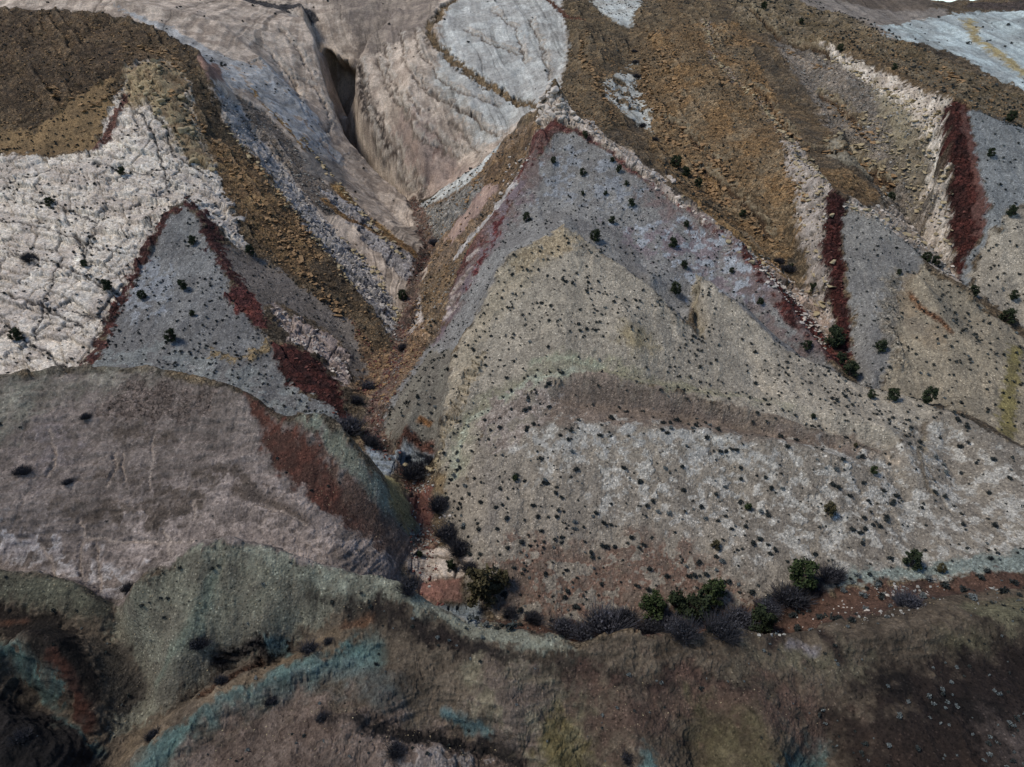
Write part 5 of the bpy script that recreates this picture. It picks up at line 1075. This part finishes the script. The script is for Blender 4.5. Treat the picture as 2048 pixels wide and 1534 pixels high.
CL = [  # polygon, number, sizes in metres, colour, Y range, words
 ([(1085,195),(1110,180),(1160,225),(1168,245),(1110,235),(1075,250)], 56, (1.8, 4.2), 'white', (240,300), 'white block of the cap crowning the grey triangle'),
 ([(1300,338),(1345,362),(1352,388),(1300,360)], 12, (3.2, 5.5), 'white', (200,290), 'big white block on the right crest of the grey triangle'),
 ([(1180,258),(1300,340),(1290,350),(1180,268)], 30, (1.6, 3.2), 'white', (200,290), 'white block strung along the upper right crest'),
 ([(1352,385),(1500,495),(1560,560),(1545,565),(1400,440)], 34, (1.2, 2.8), 'cream', (170,280), 'buff block strung along the lower right crest'),
 ([(1040,270),(1062,280),(1000,400),(985,395)], 14, (1., 2.6), 'white', (200,280), 'white block on the left crest of the grey triangle'),
 ([(250,145),(330,120),(365,160),(395,270),(440,340),(400,350),(340,280),(290,200)], 48, (1.4, 4.4), 'cream', (230,330), 'cream block of the pile above the white slab'),
 ([(400,330),(450,350),(500,490),(470,500),(420,420)], 24, (1.2, 4.), 'white', (200,300), 'white block at the right edge of the white slab'),
 ([(480,400),(560,400),(640,500),(600,560),(540,520)], 30, (1., 2.8), 'ochre', (190,300), 'orange brown slab broken on the lower brown slope'),
 ([(700,690),(800,700),(850,660),(820,740),(760,780),(720,760)], 20, (1., 3.), 'ochre', (160,240), 'ochre boulder in the canyon mouth'),
 ([(800,915),(880,905),(875,930),(820,935)], 24, (.7, 1.9), 'cream', (110,170), 'tan boulder lying below the blue bed rock'),
 ([(815,935),(870,935),(865,985),(830,985)], 24, (.5, 1.2), 'grey', (100,160), 'grey boulder in the narrow wash'),
 ([(820,1050),(880,1045),(895,1085),(830,1085)], 34, (.4, 1.), 'grey', (90,150), 'grey stone above the white wash rock'),
 ([(878,1035),(900,1030),(905,1045),(885,1050)], 4, (.8, 1.3), 'white', (90,150), 'white boulder beside the red mud'),
 ([(1600,1255),(1700,1180),(1850,1165),(1860,1190),(1700,1230)], 42, (.3, .85), 'white', (78,110), 'white stone on the red wash bed'),
 ([(850,540),(900,480),(930,470),(900,590),(870,640)], 18, (1., 2.6), 'ochre', (180,290), 'ochre boulder on the orange talus of the canyon'),
]
bi = 0; nrock = 0
for (pl, n, (s0, s1), ck, (Y0, Y1), lab) in CL:
    W_ = cpts(pl, Y0, Y1, True); x0, y0 = W_.min(0); x1, y1 = W_.max(0); g_ = 0; t_ = 0
    while g_ < n * .72 and t_ < 3000:
        t_ += 1; x = x0 + random.random() * (x1 - x0); y = y0 + random.random() * (y1 - y0)
        if not inside(W_, np.array([x]), np.array([y]))[0]: continue
        s = s0 + (s1 - s0) * random.random() ** 1.8; bi += 1; g_ += 1; nrock += 1
        o = link('boulder', RK[ck][bi % 6], (x, y, float(gz(x, y)) + s * .08), (s, s * (.7 + .5 * random.random()), s * (.7 + .4 * random.random())), random.random() * 6.28, rx=random.gauss(0, .25), ry=random.gauss(0, .25))
        bx_, by_ = project(x, y, gz(x, y)); W2 = np.array(pl)
        pos = ('upper' if by_ < W2[:, 1].mean() else 'lower') + (' left' if bx_ < W2[:, 0].min() * .6 + W2[:, 0].max() * .4 else ' right' if bx_ > W2[:, 0].min() * .4 + W2[:, 0].max() * .6 else ' middle')
        tag(o, ('larger ' if s > s0 * .55 + s1 * .45 else 'smaller ') + lab.replace('big ', '') + ', at its %s' % pos, 'boulder', 'boulders: ' + lab)
print('boulders', nrock)
def stones(name, zones, den, s0, s1, mat, lab):
    V, Fc, n0 = [], [], 0
    for zn in zones:
        for r in [r for r in REG if r['name'] == zn]:
            p = r['p']; x0, y0 = p.min(0); x1, y1 = p.max(0); n = RNG.poisson(den * (x1 - x0) * (y1 - y0))
            x = x0 + RNG.random(n) * (x1 - x0); y = y0 + RNG.random(n) * (y1 - y0)
            ok = (inside(p, x, y) if r['k'] == 'a' else segdist(p, x, y, False) < r['hw']) & (np.abs(x) < y * .8 + 15) & (RNG.random(n) < vn(x / 6, y / 6, s=160) * 1.4) & (y > 47) & (y < 420); x, y = x[ok], y[ok]; z = gz(x, y)
            for a, b, c in zip(x, y, z):
                v, f = STONES[random.randrange(8)]; s = s0 + (s1 - s0) * random.random() ** 2.5; t = random.random() * 6.28; ca, sa = math.cos(t) * s, math.sin(t) * s
                V.append(np.stack([v[:, 0] * ca - v[:, 1] * sa + a, v[:, 0] * sa + v[:, 1] * ca + b, v[:, 2] * s + c + s * .1], 1)); Fc.append(f + n0); n0 += len(v)
    if not V: return
    m = fast_mesh(name, np.concatenate(V), np.concatenate(Fc), False); m.materials.append(mat); tag(link(name, m), lab, 'stones', kind='stuff'); print(name, len(V))
stones('pale_stones', ['green hill', 'rusty foot', 'rusty ground', 'hill green side', 'red soil', 'hill red streak', 'rose mound', 'spur green'], .9, .08, .28, RM['cream'], 'pale stones scattered over the near slopes')
stones('brown_rubble', ['brown mountain', 'slope centre', 'brown shoulder', 'orange brown slope', 'slope top right', 'canyon east', 'ochre boulders'], .45, .4, 1.5, RM['ochre'], 'angular brown rubble covering the brown slopes')
stones('grey_rubble', ['grey rubble', 'grey talus strip', 'grey scree', 'white gully rock', 'pale apron', 'buff ledges'], .22, .5, 1.6, RM['grey'], 'grey and buff rubble between the brown spurs')
stones('red_rubble', ['red scarp', 'red hollow', 'red rim lower', 'red patch west'], .25, .4, 1.4, RM['red'], 'dark red broken rock on the red bands')
stones('wash_rubble', ['wash bed', 'ochre boulders'], 1.1, .25, 1.1, RM['red'], 'reddish rubble on the bed of the wash')
stones('wash_cobbles', ['wash bed', 'red soil', 'orange talus'], .5, .2, .9, RM['grey'], 'grey cobbles on the bed of the wash')
stones('cream_rubble', ['white crest', 'white strip', 'pale apron', 'white limestone', 'white limestone west', 'pink limestone', 'white gully rock'], .30, .5, 2.0, RM['white'], 'broken white rock on the pale ledges')
# ledges: rows of flat slabs left standing along the beds of the brown slopes
def ledge_rows(name, lines, mat, lab, step, s0, s1):
    V, Fc, n0 = [], [], 0
    for pl, Yr in lines:
        W_ = cpts(pl, Yr[0], Yr[1], False)
        for a, b in zip(W_[:-1], W_[1:]):
            L_ = float(np.hypot(*(b - a))); az = math.atan2(b[1] - a[1], b[0] - a[0])
            for _ in range(int(L_ / step) + 1):
                if random.random() < .25: continue
                x, y = a + (b - a) * random.random() + RNG.normal(size=2) * 1.1; z = float(gz(x, y)); s = s0 + (s1 - s0) * random.random() ** 1.8; t = az + random.gauss(0, .35)
                v, f = STONES[random.randrange(8)]; ca, sa = math.cos(t) * s, math.sin(t) * s
                V.append(np.stack([v[:, 0] * 1.5 * ca - v[:, 1] * sa + x, v[:, 0] * 1.5 * sa + v[:, 1] * ca + y, (v[:, 2] * .75 + v[:, 0] * random.gauss(0, .2)) * s + z + s * .12], 1)); Fc.append(f + n0); n0 += len(v)
    m = fast_mesh(name, np.concatenate(V), np.concatenate(Fc), False); m.materials.append(mat); tag(link(name, m), lab, 'rock ledge', kind='stuff'); print(name, len(V))
E_ = (180, 460)
ledge_rows('ochre_ledges', [([(1500,85),(1560,100),(1600,120),(1660,140)], E_), ([(1430,160),(1490,170),(1530,195),(1560,250),(1600,290)], E_), ([(1640,190),(1680,215),(1720,260),(1745,290)], E_), ([(1330,240),(1400,290),(1440,330),(1470,380)], E_), ([(1300,60),(1330,140),(1370,210)], E_),
  ([(1380,340),(1440,400),(1500,440),(1540,480)], E_), ([(1610,300),(1660,305),(1720,330),(1785,375)], E_), ([(1180,60),(1160,110),(1190,160),(1225,230)], E_), ([(1290,120),(1300,200),(1330,270),(1400,340),(1450,420)], E_), ([(1560,330),(1590,390),(1600,450)], E_),
  ([(330,180),(400,250),(450,310)], E_), ([(430,280),(480,360),(540,440),(600,520)], E_), ([(480,300),(540,370),(600,450),(640,520)], E_), ([(560,470),(620,560),(690,640)], E_), ([(1000,300),(960,350),(930,420)], E_), ([(1880,140),(1920,170),(1980,200)], E_), ([(100,180),(180,220),(240,180)], E_), ([(250,90),(330,110),(380,160)], E_)], RM['ochre'], 'ochre ledges breaking the brown slopes', .55, .7, 3.0)
ledge_rows('pale_ledges', [([(1410,40),(1425,110),(1470,165),(1520,200),(1580,290)], E_), ([(1580,280),(1600,340),(1610,420),(1625,520),(1650,620)], E_), ([(1600,300),(1640,350),(1650,440)], E_), ([(1660,110),(1740,160),(1820,210),(1880,250)], E_), ([(1850,250),(1870,320),(1885,420),(1895,500)], E_), ([(1830,250),(1850,320),(1862,400),(1855,460)], E_), ([(1650,280),(1700,290),(1790,350)], E_), ([(1690,410),(1780,445),(1870,500)], E_), ([(1720,230),(1780,290),(1830,350)], E_), ([(1760,260),(1810,340),(1840,420)], E_),
  ([(450,250),(500,310),(570,400),(640,490),(720,590)], E_), ([(600,270),(700,400),(800,510)], E_), ([(690,480),(760,560),(800,640)], E_)], RM['cream'], 'pale ledges running down between the brown spurs', .5, .6, 2.6)
